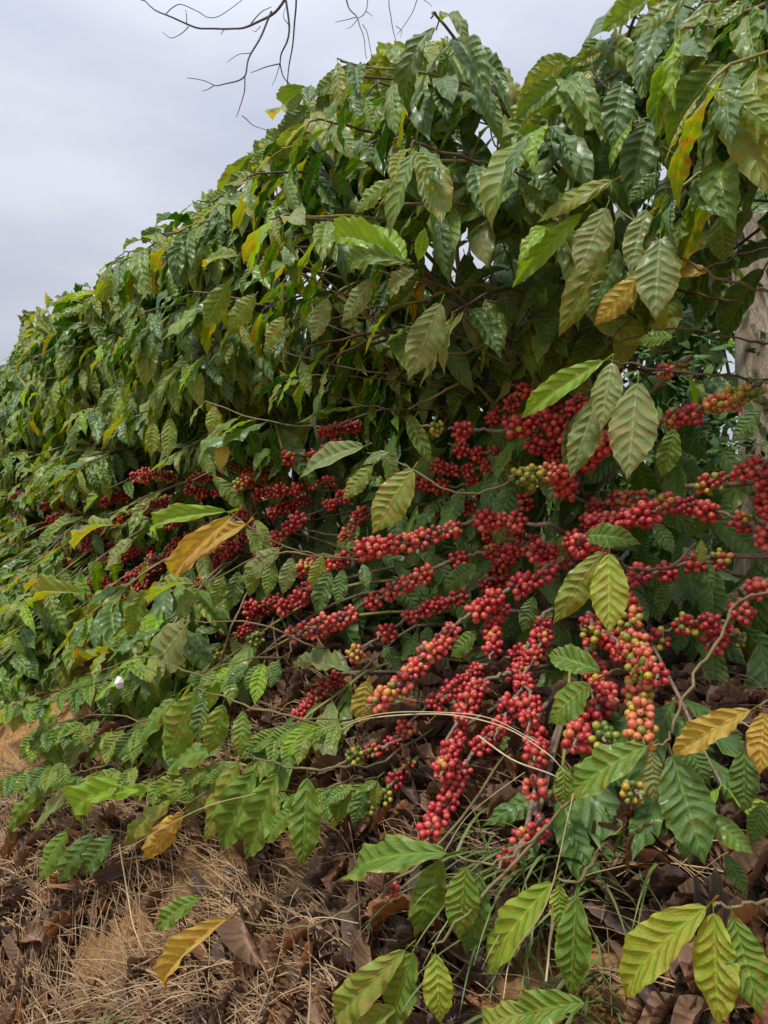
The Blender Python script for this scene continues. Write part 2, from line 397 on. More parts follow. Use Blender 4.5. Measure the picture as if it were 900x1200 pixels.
# ------------------------------------------------------------------ leaf meshes
def leaf_grid(nx, ny, seed, bend=0.15, fold=0.12, wave=0.02, pillow=0.012, twist=0.0, curl=0.0, nveins=10, ragged=0.0, wr=0.42):
    """Leaf blade, base at the origin, tip on +X at distance 1, full width 1 along Y (scale Y by the width)."""
    r = random.Random(seed)
    p1, p2, p3 = r.uniform(0, 6.28), r.uniform(0, 6.28), r.uniform(0, 6.28)
    bx = r.uniform(0.8, 1.25)
    ts = np.linspace(0, 1, nx+1); vs = np.linspace(-1, 1, ny+1)
    V = []; U = []
    # midrib by integrating an angle
    ang = 0.0; cx = cz = 0.0; rib = []
    for i, t in enumerate(ts):
        rib.append((cx, cz, ang))
        ang = -bend*2.0*(t**bx)*1.6 + 0.10*math.sin(5*t+p3)*min(1, bend*4)
        cx += math.cos(ang)/nx; cz += math.sin(ang)/nx
    for i, t in enumerate(ts):
        x0, z0, a = rib[i]
        wdt = (math.sin(math.pi*min(1, t**0.97)))**0.92 if 0 < t < 1 else 0.0
        wdt *= (1 - 0.5*max(0, (t-0.78)/0.22)**1.2)
        if t < 0.06: wdt = 0.02
        wdt = max(wdt, 0.012)
        for j, v in enumerate(vs):
            av = abs(v); side = 1 if v > 0 else -1
            wm = 1 + 0.035*math.sin(2*math.pi*nveins*t + p1 + (0.6 if side > 0 else 0)) * av + ragged*0.25*av*mnoise.noise(Vector((t*9, side*3.0, seed*1.7)))
            y = v*0.5*wdt*wm
            zz = fold*(av**1.3)*wdt*0.5*wr*2 - 0.05*(av**3)*wdt
            tw_ = t + (0.022*math.sin(7*t + p1) + 0.013*math.sin(17*t + p2) + side*0.014*math.sin(4*t + p3))*min(1, av*5)
            ph = nveins*tw_ - 1.35*av
            zz += pillow*1.25*(abs(math.sin(math.pi*ph))**1.3)*min(1, av*4)*(1-0.7*av*av)*wdt
            zz += wave*(av**2)*math.sin(2*math.pi*(nveins*0.36)*t + p1 + side*p2)*wdt
            zz += wave*0.35*(av**3)*math.sin(2*math.pi*nveins*t + p2*side)*wdt
            zz += curl*(av**2)*(0.6+0.6*t)*wdt*0.5
            if curl: y *= (1-0.35*min(1, abs(curl))*av)
            tw = twist*t
            y2 = y*math.cos(tw) - zz*math.sin(tw)/1.0; z2 = zz*math.cos(tw) + y*0.42*math.sin(tw)
            V.append((x0 - z2*math.sin(a), y2, z0 + z2*math.cos(a))); U.append((tw_, (v+1)/2))
    V = np.array(V); U = np.array(U)
    # put the chord on +X with length 1
    ex, ez, _ = rib[-1]; L = math.hypot(ex, ez); c, s_ = ex/L, ez/L
    X = (V[:, 0]*c + V[:, 2]*s_)/L; Z = (-V[:, 0]*s_ + V[:, 2]*c)/L
    V = np.stack([X, V[:, 1], Z], 1)
    q = []
    for i in range(nx):
        for j in range(ny):
            a = i*(ny+1)+j; q.append((a, a+ny+1, a+ny+2, a+1))
    q = np.array(q)[:, ::-1].copy()
    # petiole
    pr = 0.012
    pv = np.array([(-0.07, -pr*1.2, 0.012), (-0.07, pr*1.2, 0.012), (0.05, pr, 0.006), (0.05, -pr, 0.006), (-0.07, 0, -0.012), (0.05, 0, -0.014)])
    pq = np.array([(0, 3, 2, 1), (0, 4, 5, 3), (1, 2, 5, 4)]) + len(V)
    V = np.concatenate([V, pv]); U = np.concatenate([U, np.array([(0.5, 0.5)]*6)])
    q = np.concatenate([q, pq])
    return V, q, U

SHAPES = []     # (kind, params)
r_ = random.Random(5)
for k in range(8): SHAPES.append(('hang', dict(bend=r_.uniform(0.05, 0.2), fold=r_.uniform(0.05, 0.3), wave=r_.uniform(0.02, 0.045), pillow=r_.uniform(0.016, 0.026), twist=r_.uniform(-0.4, 0.4))))
for k in range(8): SHAPES.append(('arch', dict(bend=r_.uniform(0.22, 0.46), fold=r_.uniform(0.1, 0.4), wave=r_.uniform(0.02, 0.045), pillow=r_.uniform(0.016, 0.026), twist=r_.uniform(-0.6, 0.6))))
for k in range(6): SHAPES.append(('flat', dict(bend=r_.uniform(0.0, 0.1), fold=r_.uniform(0.0, 0.15), wave=r_.uniform(0.02, 0.036), pillow=r_.uniform(0.012, 0.020), twist=r_.uniform(-0.2, 0.2))))
for k in range(4): SHAPES.append(('smooth', dict(bend=r_.uniform(0.12, 0.3), fold=r_.uniform(0.1, 0.3), wave=r_.uniform(0.012, 0.02), pillow=r_.uniform(0.010, 0.016), twist=r_.uniform(-0.3, 0.3))))
for k in range(8): SHAPES.append(('dead', dict(bend=r_.uniform(-0.2, 0.7), fold=r_.uniform(0.0, 0.4), wave=r_.uniform(0.03, 0.07), pillow=0.010, twist=r_.uniform(-1.3, 1.3), curl=r_.uniform(0.3, 1.1), ragged=0.7)))
KIDX = {k: [i for i, s in enumerate(SHAPES) if s[0] == k] for k in ('hang', 'arch', 'flat', 'dead', 'smooth')}
NVN = 9
HI = [leaf_grid(50, 8, i, nveins=NVN, **p) for i, (k, p) in enumerate(SHAPES)]
LO = [leaf_grid(14 if k != 'dead' else 10, 4, i, nveins=NVN, **dict(p, pillow=0.0)) for i, (k, p) in enumerate(SHAPES)]
_lm = {}
def leaf_mesh(shape, mat):
    if (shape, mat) not in _lm:
        g = Geo(); v, q, u = HI[shape]; g.add(v, q, u)
        _lm[(shape, mat)] = g.mesh('leaf_blade', [LM[mat]])
    return _lm[(shape, mat)]

def leaf_matrix(base, d, nrm, L, W):
    d = d.normalized(); n = nrm - d*nrm.dot(d)
    if n.length < 1e-3: n = Vector((0, 0, 1)) - d*d.z
    n.normalize(); s = n.cross(d)
    m = Matrix(((d.x*L, s.x*W, n.x*L, base.x), (d.y*L, s.y*W, n.y*L, base.y), (d.z*L, s.z*W, n.z*L, base.z), (0, 0, 0, 1)))
    return m

# ------------------------------------------------------------------ setting: the ground
def axis(fine0, fine1, step, far, grow=1.22):
    a = list(np.arange(fine0, fine1, step)); x, s = fine1, step
    while x < far: a.append(x); s *= grow; x += s
    x, s = fine0, step; lo = []
    while x > -far: s *= grow; x -= s; lo.append(x)
    return lo[::-1] + a + [far]
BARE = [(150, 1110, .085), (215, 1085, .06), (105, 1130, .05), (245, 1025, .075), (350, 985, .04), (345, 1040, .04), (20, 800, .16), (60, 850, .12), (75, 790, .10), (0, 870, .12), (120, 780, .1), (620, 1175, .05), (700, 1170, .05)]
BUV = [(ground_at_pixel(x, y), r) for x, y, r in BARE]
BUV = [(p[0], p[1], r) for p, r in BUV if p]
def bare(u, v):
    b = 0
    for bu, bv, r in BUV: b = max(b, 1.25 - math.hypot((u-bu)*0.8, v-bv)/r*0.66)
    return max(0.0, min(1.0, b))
us = axis(-0.6, 6.0, 0.035, 400); vs_ = axis(0.1, 2.2, 0.03, 400)
gv = []; hum = []
for u in us:
    for v in vs_:
        gv.append(UV(u, v, gz(u, v)))
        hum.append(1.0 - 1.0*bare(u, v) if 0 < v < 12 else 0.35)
nv_ = len(vs_)
g = Geo()
g.add(np.array([tuple(p) for p in gv]), np.array([(i*nv_+j, i*nv_+j+1, (i+1)*nv_+j+1, (i+1)*nv_+j) for i in range(len(us)-1) for j in range(nv_-1)])[:, ::-1].copy())
me = g.mesh('ground', [M_GROUND])
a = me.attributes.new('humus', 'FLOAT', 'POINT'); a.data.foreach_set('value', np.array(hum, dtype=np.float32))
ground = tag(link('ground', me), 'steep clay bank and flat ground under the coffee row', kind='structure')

# ------------------------------------------------------------------ coffee bushes
LEAVES = []      # dict(bush, m(matrix), shape, mat, hero)
class Bush:
    def __init__(s, u, v, label, group):
        s.u, s.v = u, v
        s.loc = UV(u, v, gz(u, v))
        s.root = bpy.data.objects.new('coffee_bush', None); s.root.location = s.loc
        s.root.empty_display_size = 0.2
        COL.objects.link(s.root)
        tag(s.root, label, 'coffee bush', group)
        s.stems = []        # point lists (world)
        s.inv = Matrix.Translation(-s.loc)
    def local(s, pts): return [p - s.loc for p in pts]
    def stem(s, pts, r0=0.014, r1=0.006, mat=None, name='stem'):
        sp = smooth_pts(pts, 6)
        sp = [p + Vector((nz3(p.z*6, i*.1, s.u), nz3(p.z*6, 9+i*.1, s.u), 0))*0.010 for i, p in enumerate(sp)]
        s.stems.append(sp)
        tube_obj(name, s.local(sp), r0, r1, mat or M_STEM, s.root, 8)
    def stem_near(s, p, zmax=None):
        best = None
        for st in s.stems:
            for i in range(0, len(st), 2):
                if zmax is not None and st[i].z > zmax: continue
                dd = (st[i]-p).length
                if best is None or dd < best[0]: best = (dd, st[i])
        return best[1] if best else s.loc
    def branch(s, pts, r0, r1, mat=None, name='branch', sub=4):
        sp = smooth_pts(pts, sub + 1)
        sp = [sp[0]] + [p + Vector((random.gauss(0, .0016), random.gauss(0, .0016), random.gauss(0, .0016))) for p in sp[1:]]
        return tube_obj(name, s.local(sp), r0, r1, mat or M_TWIG, s.root, 6, True), sp
    def leaf(s, base, d, nrm, L, W, kind='hang', mat='mid', hero=False, label=None):
        LEAVES.append(dict(b=s, m=leaf_matrix(base, d, nrm, L, W), shape=random.choice(KIDX[kind]), mat=mat, hero=hero, label=label))

def pick(p):
    x = random.random(); a = 0
    for k, w in p:
        a += w
        if x < a: return k
    return p[-1][0]
MIX_TOP = [('dark', .47), ('mid', .33), ('light', .15), ('pale', .045), ('yellow', .005)]
MIX_LEFT = [('dark', .34), ('mid', .36), ('light', .24), ('pale', .055), ('yellow', .005)]
MIX_LOW = [('dark', .32), ('mid', .36), ('light', .20), ('lime', .04), ('pale', .07), ('yellow', .01)]

WIN_TOP = [(-200, 590), (0, 590), (100, 585), (250, 550), (400, 505), (500, 480), (600, 440), (700, 440), (900, 440), (1200, 440)]
WIN_BOT = [(-200, 640), (0, 650), (100, 690), (200, 725), (300, 790), (400, 850), (500, 930), (640, 930), (760, 860), (900, 820), (1200, 820)]
def interp(T, x):
    for (a, ya), (b, yb) in zip(T, T[1:]):
        if x <= b: return ya + (yb-ya)*max(0, (x-a)/(b-a))
    return T[-1][1]
SKY = [(-300, 520), (0, 425), (45, 362), (75, 352), (125, 308), (180, 262), (240, 232), (290, 190), (330, 140), (365, 100), (410, 62), (470, 48), (520, 20), (560, 60), (590, 108), (612, 112), (640, 84), (680, 55), (705, 28), (725, -20), (1200, -400)]
BAND = [.22]
def allowed(p, tip, bush):
    """keeps the growth out of the open fruiting band and under the crown line of the bushes"""
    _, v = to_uv(p)
    for q in (p, tip):
        px, py = proj(q)
        if v < 2.0 and py < interp(SKY, px) - 2: return False
        if v < 2.0 and py < interp(SKY, px) + 60 and random.random() < .26: return False
    px, py = proj((p+tip)/2)
    if px < -400: return True
    if v < 1.12 and interp(WIN_TOP, px) < py < interp(WIN_BOT, px):
        return random.random() < (0.04 if px > 420 else BAND[0])
    if 350 < px < 700 and 300 < py < 480 and v < 1.2: return random.random() < 0.17
    if 350 < px < 660 and 200 < py < 330 and v < 1.0: return random.random() < 0.6
    if 700 < px and 380 < py < 800 and 1.12 < v < 1.6: return random.random() < 0.2
    if px > 855 and 190 < py < 620: return random.random() < (0.12 if v > 1.1 else .4)
    return True
EXTRA = []

def leafy(bush, sp, leaf_len=0.16, run=0.35, mix=MIX_TOP, node=0.044, droop=(0.45, 1.2), out=None, term=True, lscale=1.0):
    """opposite leaf pairs along the outer part of a branch whose points are sp (base to tip)"""
    out = out or Vector((0, 0, 0))
    L = [0]
    for a, b in zip(sp, sp[1:]): L.append(L[-1] + (b-a).length)
    tot = L[-1]; s = tot; k = 0
    while s > max(0.05, tot-run):
        i = max(j for j in range(len(L)) if L[j] <= s + 1e-9); i = min(i, len(sp)-2)
        f = (s-L[i])/max(1e-6, L[i+1]-L[i]); p = sp[i].lerp(sp[i+1], min(1, f))
        bd = (sp[i+1]-sp[i]).normalized()
        side = bd.cross(Vector((0, 0, 1)))
        side = side.normalized() if side.length > 0.1 else Vector((1, 0, 0))
        grow = min(1.0, 0.62 + 0.2*k)
        for sg in (-1, 1):
            if k > 0 and random.random() < 0.08: continue
            dr = random.uniform(*droop)
            d = side*(sg*random.uniform(0.45, 0.9)) + bd*random.uniform(0.15, 0.6) + Vector((0, 0, -dr)) + Vector((random.gauss(0, .12), random.gauss(0, .12), 0))
            d = d + Vector((random.gauss(0, .15), random.gauss(0, .15), random.gauss(0, .12))); d.normalize()
            nn = Vector((0, 0, 0.75)) + out*0.8 + side*sg*0.25 + Vector((random.gauss(0, .22), random.gauss(0, .22), random.gauss(0, .14)))
            ll = leaf_len*grow*random.uniform(0.8, 1.2)*lscale
            b0 = p + d*0.07*ll
            if not allowed(b0, b0+d*ll, bush): continue
            bush.leaf(b0, d, nn, ll, ll*random.uniform(0.25, 0.32), 'arch' if random.random() < 0.45 else 'hang', random.choice(['light', 'light', 'lime']) if k < 1 and random.random() < .55 else pick(mix))
        s -= node*random.uniform(0.85, 1.25); k += 1

def canopy(bush, ntips, zc=1.98, a=0.62, b=0.52, cu=0.48, cl=0.40, mix=MIX_TOP, leaf_len=0.16, front=0.75, objs=True):
    made = 0; tries = 0
    while made < ntips and tries < ntips*12:
        tries += 1
        x, y, z = random.gauss(0, 1), random.gauss(-0.35*front, 1), random.gauss(0.25, 1)
        l = math.sqrt(x*x+y*y+z*z); x, y, z = x/l, y/l, z/l
        if y > 0.45 and random.random() < 0.6: continue
        rad = random.uniform(0.45, 1.0)**0.6
        tip = UV(bush.u + a*x*rad, bush.v + b*y*rad, zc + (cu*abs(z)**.7 if z > 0 else -cl*abs(z))*rad)
        px, py = proj(tip)
        if bush.v < 2 and py < interp(SKY, px) + 6: 
            continue
        S = bush.stem_near(tip - Vector((0, 0, 0.10)), tip.z - 0.05)
        mid = (S+tip)/2 + Vector((0, 0, 0.08 + 0.06*random.random()))
        q_ = proj(mid)
        if q_[1] < interp(SKY, q_[0]) + 14: mid = (S+tip)/2 - Vector((0, 0, .03))
        outv = (D*x + N*y); outv = outv.normalized() if outv.length > .01 else N*-1
        t2 = tip + outv*0.05 - Vector((0, 0, random.uniform(0, 0.04)))
        if objs: _, sp = bush.branch([S, mid, tip, t2], 0.0042 if bush is main or bush is right else .003, 0.0014, random.choice([M_TWIG, M_DTWIG, M_DTWIG, M_GTWIG]), sub=4)
        else: sp = smooth_pts([S, mid, tip, t2], 4)
        leafy(bush, sp, leaf_len, run=random.uniform(0.28, 0.5), mix=mix, out=outv, droop=(0.3, 1.25) if z > .45 else (0.7, 1.6))
        made += 1

def stems_for(bush, n, spread=0.28, top=2.35, r=0.013):
    for k in range(n):
        an = 2*math.pi*(k+random.uniform(-.3, .3))/n
        du, dv = math.cos(an), math.sin(an)
        b0 = UV(bush.u + du*0.06, bush.v + dv*0.06, gz(bush.u+du*.06, bush.v+dv*.06)-0.03)
        t = top - random.uniform(0, 0.25)
        bush.stem([b0, UV(bush.u+du*0.10, bush.v+dv*0.09, 1.45), UV(bush.u+du*spread*0.6, bush.v+dv*spread*0.5, 1.85), UV(bush.u+du*spread, bush.v+dv*spread*0.8, t)], r, 0.005)

def low_branches(bush, n, vr=(0.55, 0.8), mix=MIX_LOW, zr=(0.08, 0.42), ur=0.5, leaf_len=0.165, box=None):
    k = 0; tries = 0
    while k < n and tries < n*15:
        tries += 1
        u = bush.u + random.uniform(-ur, ur); v = random.uniform(*vr)
        z = gz(u, v) + random.uniform(*zr)
        tip = UV(u, v, z); px, py = proj(tip)
        if interp(WIN_TOP, px) < py < interp(WIN_BOT, px): continue
        if box and not (box[0] < px < box[2] and box[1] < py < box[3]): continue
        S = bush.stem_near(UV(u, v, z+0.1), 1.75)
        mid = (S+tip)/2 + Vector((0, 0, 0.10))
        _, sp = bush.branch([S, mid, tip], 0.0045, 0.0018, random.choice([M_TWIG, M_GTWIG]))
        leafy(bush, sp, leaf_len, run=random.uniform(0.16, 0.3), mix=mix, out=N*-1 + Vector((0, 0, .3)), droop=(0.3, 0.8))
        k += 1

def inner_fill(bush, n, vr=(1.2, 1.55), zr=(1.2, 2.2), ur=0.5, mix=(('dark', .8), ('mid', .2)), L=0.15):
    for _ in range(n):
        u = bush.u + random.uniform(-ur, ur); v = random.uniform(*vr); z = random.uniform(*zr)
        p = UV(u, v, z); d = Vector((random.gauss(0, .5), random.gauss(0, .5), -random.uniform(.4, 1.2))).normalized()
        ll = L*random.uniform(.8, 1.2)
        if not allowed(p, p+d*ll, bush): continue
        bush.leaf(p, d, N*-1 + Vector((0, 0, .6)) + Vector((random.gauss(0, .3), random.gauss(0, .3), 0)), ll, ll*.42, 'hang', pick(mix))

ROW = 'coffee bushes of the front row on the bank'
main = Bush(1.05, 1.25, 'coffee bush laden with long arms of red cherries at the centre of the photo', ROW)
right = Bush(0.12, 1.30, 'coffee bush at the right edge whose near leaves overhang the pale trunk', ROW)
left1 = Bush(1.98, 1.28, 'coffee bush next to the left of the cherry-laden one, behind the yellow leaves', ROW)
left2 = Bush(2.92, 1.28, 'second coffee bush to the left of the cherry-laden one, its crown against open sky', ROW)
left3 = Bush(3.90, 1.28, 'third coffee bush to the left of the cherry-laden one, smaller with distance', ROW)
left4 = Bush(4.95, 1.28, 'coffee bush farthest down the row, cut by the left edge of the photo', ROW)

# stems of the two near bushes follow the photograph
for pts, r0, r1 in [
    ([(612, 790), (608, 700), (602, 610), (590, 520), (566, 420), (536, 300), (520, 150)], .013, .005),
    ([(668, 770), (668, 680), (664, 600), (652, 500), (645, 400), (648, 250), (640, 140)], .016, .006),
    ([(640, 780), (636, 690), (622, 600), (618, 500), (596, 400), (560, 250)], .011, .005),
    ([(676, 770), (690, 640), (672, 480), (690, 330), (700, 200)], .010, .004),
    ([(590, 785), (560, 680), (520, 560), (470, 430), (430, 300), (410, 190)], .010, .004)]:
    main.stem([PV(x, y, 1.27 + 0.02*i) for i, (x, y) in enumerate(pts)], r0, r1)
for st in main.stems: pass
stems_for(right, 5, 0.3, 2.5)
for b, n in ((left1, 5), (left2, 5), (left3, 4), (left4, 4)): stems_for(b, n)

# hero leaves: base pixel, tip pixel, width px, v, tone, shape, tip offset in v, label
H = []
def hl(bush, b, t, w, v, mat, kind='hang', dv=-0.05, n=None, label=None):
    vt = vclamp(t[0], t[1], v+dv, .04); p0 = PV(b[0], b[1], min(v, vt+.04)); p1 = PV(t[0], t[1], vt)
    d = p1-p0; y = (p0.y+p1.y)/2
    if kind == 'flat' and not label and random.random() < .55: kind = 'hang'
    view = (Vector((0, 0, CAMZ)) - (p0+p1)/2).normalized()
    nn = view + Vector((0, 0, 0.45)) + Vector((random.gauss(0, .12), 0, random.gauss(0, .1))) if n is None else view + Vector(n)
    L = d.length
    bush.leaf(p0, d, nn, L, min(w*y/F*1.04, L*.43 if not label else L*.5), kind, mat, True, label)
def hb(bush, pts, r0=0.0024, r1=0.0013, mat=None, attach=True, zmax=None, name='branch'):
    """branch through (px, py, v), tip last; joined back to the nearest stem"""
    r0, r1 = min(r0, .0024), min(r1, .0013)
    P = [PV(x, y, vclamp(x, y, v, .03)) for x, y, v in pts]
    if attach:
        S = bush.stem_near(P[0], zmax)
        P = [S, (S+P[0])/2 + Vector((0, 0, .01))] + P
    return bush.branch(P, r0, r1, mat or M_LTWIG, name)

# upper centre
hl(main, (518, 352), (478, 446), 40, .88, 'pale', 'flat', label='pale yellowish leaf hanging alone in front of the crown')
hb(main, [(600, 400, 1.15), (560, 372, .98), (518, 350, .88)], mat=M_DTWIG)
hl(main, (476, 305), (393, 286), 26, .80, 'lime', 'arch', 0)
hl(main, (476, 306), (432, 262), 34, .80, 'lime', 'flat', 0, label='bright lime young leaf standing up from a shoot tip')
hl(main, (490, 306), (498, 266), 24, .80, 'lime', 'flat', 0)
hl(main, (480, 310), (410, 322), 24, .80, 'mid', 'arch', 0)
hl(main, (488, 318), (455, 340), 30, .80, 'pale', 'arch', 0)
hb(main, [(580, 395, 1.15), (530, 345, .95), (482, 306, .80)], mat=M_DTWIG)
# the curling shoot with four leaves
hb(main, [(610, 560, 1.0), (560, 578, .95), (520, 573, .90), (485, 550, .87), (465, 542, .86), (432, 530, .86)], .003, .0018, zmax=1.7)
hl(main, (430, 522), (350, 562), 34, .84, 'pale', 'smooth', -.03, label='light waxy leaf arching left over the dark red cherries')
hl(main, (438, 545), (402, 586), 30, .85, 'light', 'flat', -.03)
hl(main, (486, 547), (436, 626), 42, .82, 'light', 'flat', -.04, label='broad yellow-green leaf hanging above the upper arm of cherries')
hl(main, (456, 530), (425, 545), 24, .83, 'pale', 'arch', -.02)
hl(main, (470, 590), (462, 640), 40, 1.0, 'dark', 'flat', -.03)
# yellow leaves
hb(left1, [(430, 655, 1.0), (380, 650, .92), (335, 640, .86), (300, 622, .82), (270, 600, .80)], .0028, .0016)
hl(left1, (272, 599), (184, 626), 22, .79, 'lime', 'smooth', 0, n=(0, 0, .25), label='slender yellow-green leaf curving left at a shoot tip')
hl(left1, (277, 601), (204, 682), 28, .77, 'yellow', 'smooth', -.01, label='narrow yellow leaf hanging from a shoot tip')
hl(left1, (292, 612), (222, 670), 36, .80, 'yellow', 'smooth', -.02, label='broad orange-yellow leaf, the largest of three turning leaves')
# right group under the crown
hb(right, [(900, 445, 1.2), (850, 440, 1.0), (795, 436, .97), (740, 428, .93), (715, 422, .92)], .003, .0018, zmax=2.0, mat=M_DTWIG)
hl(main, (712, 420), (611, 491), 28, .90, 'lime', 'smooth', -.02, label='long yellow-green leaf arching left above the cherries')
hl(main, (718, 422), (704, 506), 42, .90, 'pale', 'flat', -.02)
hl(main, (706, 455), (668, 562), 36, .91, 'pale', 'hang', -.02, label='blotched pale leaf with brown spots')
hl(main, (748, 444), (735, 562), 54, .88, 'pale', 'flat', -.02, label='broad pale green leaf with a brown spot near its shoulder')
hl(main, (790, 500), (775, 560), 50, 1.05, 'mid', 'flat', 0)
hl(right, (893, 478), (856, 520), 26, .95, 'dark', 'hang', 0)
# group on the yellow shoot
hb(right, [(930, 352, 1.1), (900, 345, 1.02), (867, 333, .98), (833, 322, .95), (800, 302, .94), (770, 280, .93), (720, 240, .94)], .0034, .0018, zmax=2.2)
hl(right, (712, 240), (676, 324), 52, .90, 'pale', 'flat', -.02, label='large pale leaf with a small black hole near its tip')
hl(right, (722, 210), (628, 262), 26, .92, 'light', 'arch', -.02)
hl(right, (686, 247), (600, 338), 24, .92, 'lime', 'smooth', -.02, label='bright green leaf curving left and down beside the pale ones')
hl(right, (720, 262), (654, 396), 40, .95, 'light', 'hang', -.02)
hl(right, (726, 290), (690, 370), 44, .96, 'dark', 'hang', -.02)
hl(right, (758, 243), (738, 322), 42, .90, 'pale', 'flat', -.02)
hl(right, (774, 276), (768, 374), 48, .88, 'pale', 'flat', -.02, label='silvery leaf with torn grey midrib at the shoot tip')
hl(right, (752, 322), (696, 382), 30, .93, 'yellow', 'hang', -.01, label='orange leaf with a brown base under the pale ones')
hl(right, (832, 318), (786, 322), 26, .95, 'yellow', 'arch', 0)
hl(right, (845, 250), (848, 310), 60, 1.0, 'mid', 'flat', 0, label='rust-spotted broad leaf seen from beneath')
hl(right, (790, 395), (745, 400), 26, 1.02, 'mid', 'hang', 0)
# top right, nearest
for b, t, w, m, k in [((832, 0), (790, 106), 46, 'pale', 'hang'), ((893, 40), (845, 166), 42, 'light', 'hang'), ((852, 72), (782, 172), 40, 'mid', 'arch'), ((766, -6), (704, 38), 26, 'light', 'arch'),
    ((808, -4), (738, 46), 30, 'mid', 'arch'), ((664, 72), (608, 112), 26, 'light', 'arch'), ((664, 92), (604, 142), 26, 'mid', 'arch'), ((692, 80), (664, 162), 38, 'mid', 'hang'),
    ((760, 140), (738, 240), 46, 'dark', 'hang'), ((775, 200), (735, 240), 40, 'dark', 'hang'), ((900, 130), (858, 196), 40, 'mid', 'hang'), ((730, 95), (716, 175), 40, 'dark', 'hang'),
    ((880, 0), (830, 40), 40, 'mid', 'arch'), ((900, 10), (860, 60), 44, 'dark', 'arch'), ((840, 165), (820, 240), 50, 'dark', 'hang'), ((870, 180), (850, 260), 48, 'dark', 'hang')]:
    hl(right, b, t, w, 1.0 + random.uniform(-.04, .04), m, k, -.02)
hb(right, [(880, 60, 1.1), (830, 20, 1.03), (770, -8, 1.0)], mat=M_DTWIG, zmax=2.6)
hb(right, [(900, 235, 1.08), (850, 215, 1.05), (800, 185, 1.03), (750, 150, 1.03), (690, 78, 1.0)], mat=M_DTWIG, zmax=2.4)
hb(right, [(930, 90, 1.1), (890, 45, 1.02)], mat=M_DTWIG, zmax=2.6)
hb(right, [(905, 400, 1.15), (860, 395, 1.12), (790, 385, 1.10), (720, 400, 1.08)], .0025, .0012, mat=M_DTWIG, zmax=2.1)
hb(right, [(905, 290, 1.15), (840, 310, 1.14), (760, 350, 1.12), (700, 420, 1.10)], .0030, .0014, mat=M_DTWIG, zmax=2.2)
hb(main, [(640, 430, 1.2), (590, 415, 1.12), (500, 335, 1.02), (440, 300, 1.0), (400, 265, .98)], mat=M_DTWIG)
hb(main, [(570, 430, 1.2), (480, 410, 1.05), (420, 360, .92), (370, 330, .88), (330, 305, .86)])
hb(main, [(560, 450, 1.2), (470, 440, 1.0), (380, 425, .9), (300, 400, .86)], mat=M_DTWIG)
# pair below the centre
hb(main, [(815, 637, 1.1), (790, 662, 1.02), (760, 668, .97), (735, 664, .94), (716, 650, .90), (708, 643, .88)], mat=M_DTWIG, attach=False)
hl(main, (708, 643), (648, 732), 34, .86, 'light', 'hang', -.02)
hl(main, (714, 645), (714, 744), 42, .84, 'freckled', 'flat', -.02, label='spotted green leaf hanging straight down between the cherry arms')
hl(main, (822, 632), (822, 662), 28, 1.05, 'light', 'flat', 0)
hl(main, (684, 628), (752, 638), 28, 1.0, 'mid', 'arch', 0)
hl(main, (706, 788), (642, 768), 34, .92, 'mid', 'arch', 0)
hl(main, (694, 800), (642, 848), 44, .90, 'mid', 'flat', 0, label='green leaf with a yellow edge lying below the cherries')
hb(main, [(760, 770, 1.05), (725, 785, .95), (700, 794, .91)], zmax=1.5)
hl(main, (413, 790), (344, 782), 32, .85, 'pale', 'arch', 0, n=(0, 0, 1.1))
hl(main, (431, 796), (422, 852), 40, .84, 'yellow', 'flat', 0, label='yellow-green leaf with a grey-brown dried lower half')
hl(main, (626, 698), (612, 742), 50, .98, 'dark', 'flat', 0)
hl(main, (560, 662), (520, 690), 34, 1.0, 'dark', 'flat', 0)
hl(main, (560, 740), (528, 770), 34, .98, 'mid', 'flat', 0)
hl(main, (505, 735), (498, 770), 34, .98, 'dark', 'flat', 0)
hl(main, (450, 755), (470, 790), 30, .95, 'dark', 'flat', 0)
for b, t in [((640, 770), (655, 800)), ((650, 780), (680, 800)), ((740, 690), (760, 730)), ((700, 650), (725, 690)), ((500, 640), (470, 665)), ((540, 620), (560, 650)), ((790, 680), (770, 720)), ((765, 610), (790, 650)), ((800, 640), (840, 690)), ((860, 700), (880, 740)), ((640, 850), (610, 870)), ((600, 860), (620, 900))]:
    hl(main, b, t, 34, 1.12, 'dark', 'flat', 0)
# lower right sprays
hb(right, [(880, 700, 1.0), (845, 745, .86), (808, 805, .78), (790, 845, .75), (783, 868, .74), (764, 874, .73)], .0028, .0016, zmax=1.6)
hl(right, (884, 830), (788, 887), 32, .74, 'yellow', 'arch', -.01, n=(0, 0, .4), label='yellow leaf arching over the lower right spray')
hl(right, (896, 832), (890, 908), 34, .72, 'yellow', 'flat', 0, label='orange-yellow leaf with brown edges at the right border')
hb(right, [(935, 790, .95), (910, 815, .82), (884, 830, .75)], zmax=1.6)
hl(right, (764, 872), (666, 936), 46, .72, 'mid', 'arch', -.01, label='glossy green leaf stretching left from the lower spray')
hl(right, (764, 878), (766, 942), 46, .72, 'pale', 'flat', 0)
hl(right, (786, 880), (826, 1014), 58, .73, 'dark', 'flat', -.01, label='largest dark green leaf hanging in the lower right spray')
hl(right, (798, 862), (832, 922), 40, .75, 'dark', 'hang', 0)
hl(right, (872, 875), (872, 952), 38, .74, 'dark', 'hang', 0)
hl(right, (822, 950), (884, 1002), 52, .76, 'mid', 'flat', 0)
hl(right, (790, 975), (812, 1010), 34, .77, 'dark', 'flat', 0)
hl(right, (850, 1000), (876, 1050), 40, .78, 'dark', 'hang', 0)
hl(right, (895, 940), (880, 990), 36, .77, 'dark', 'hang', 0)
hl(right, (660, 893), (660, 948), 30, .78, 'light', 'flat', 0)
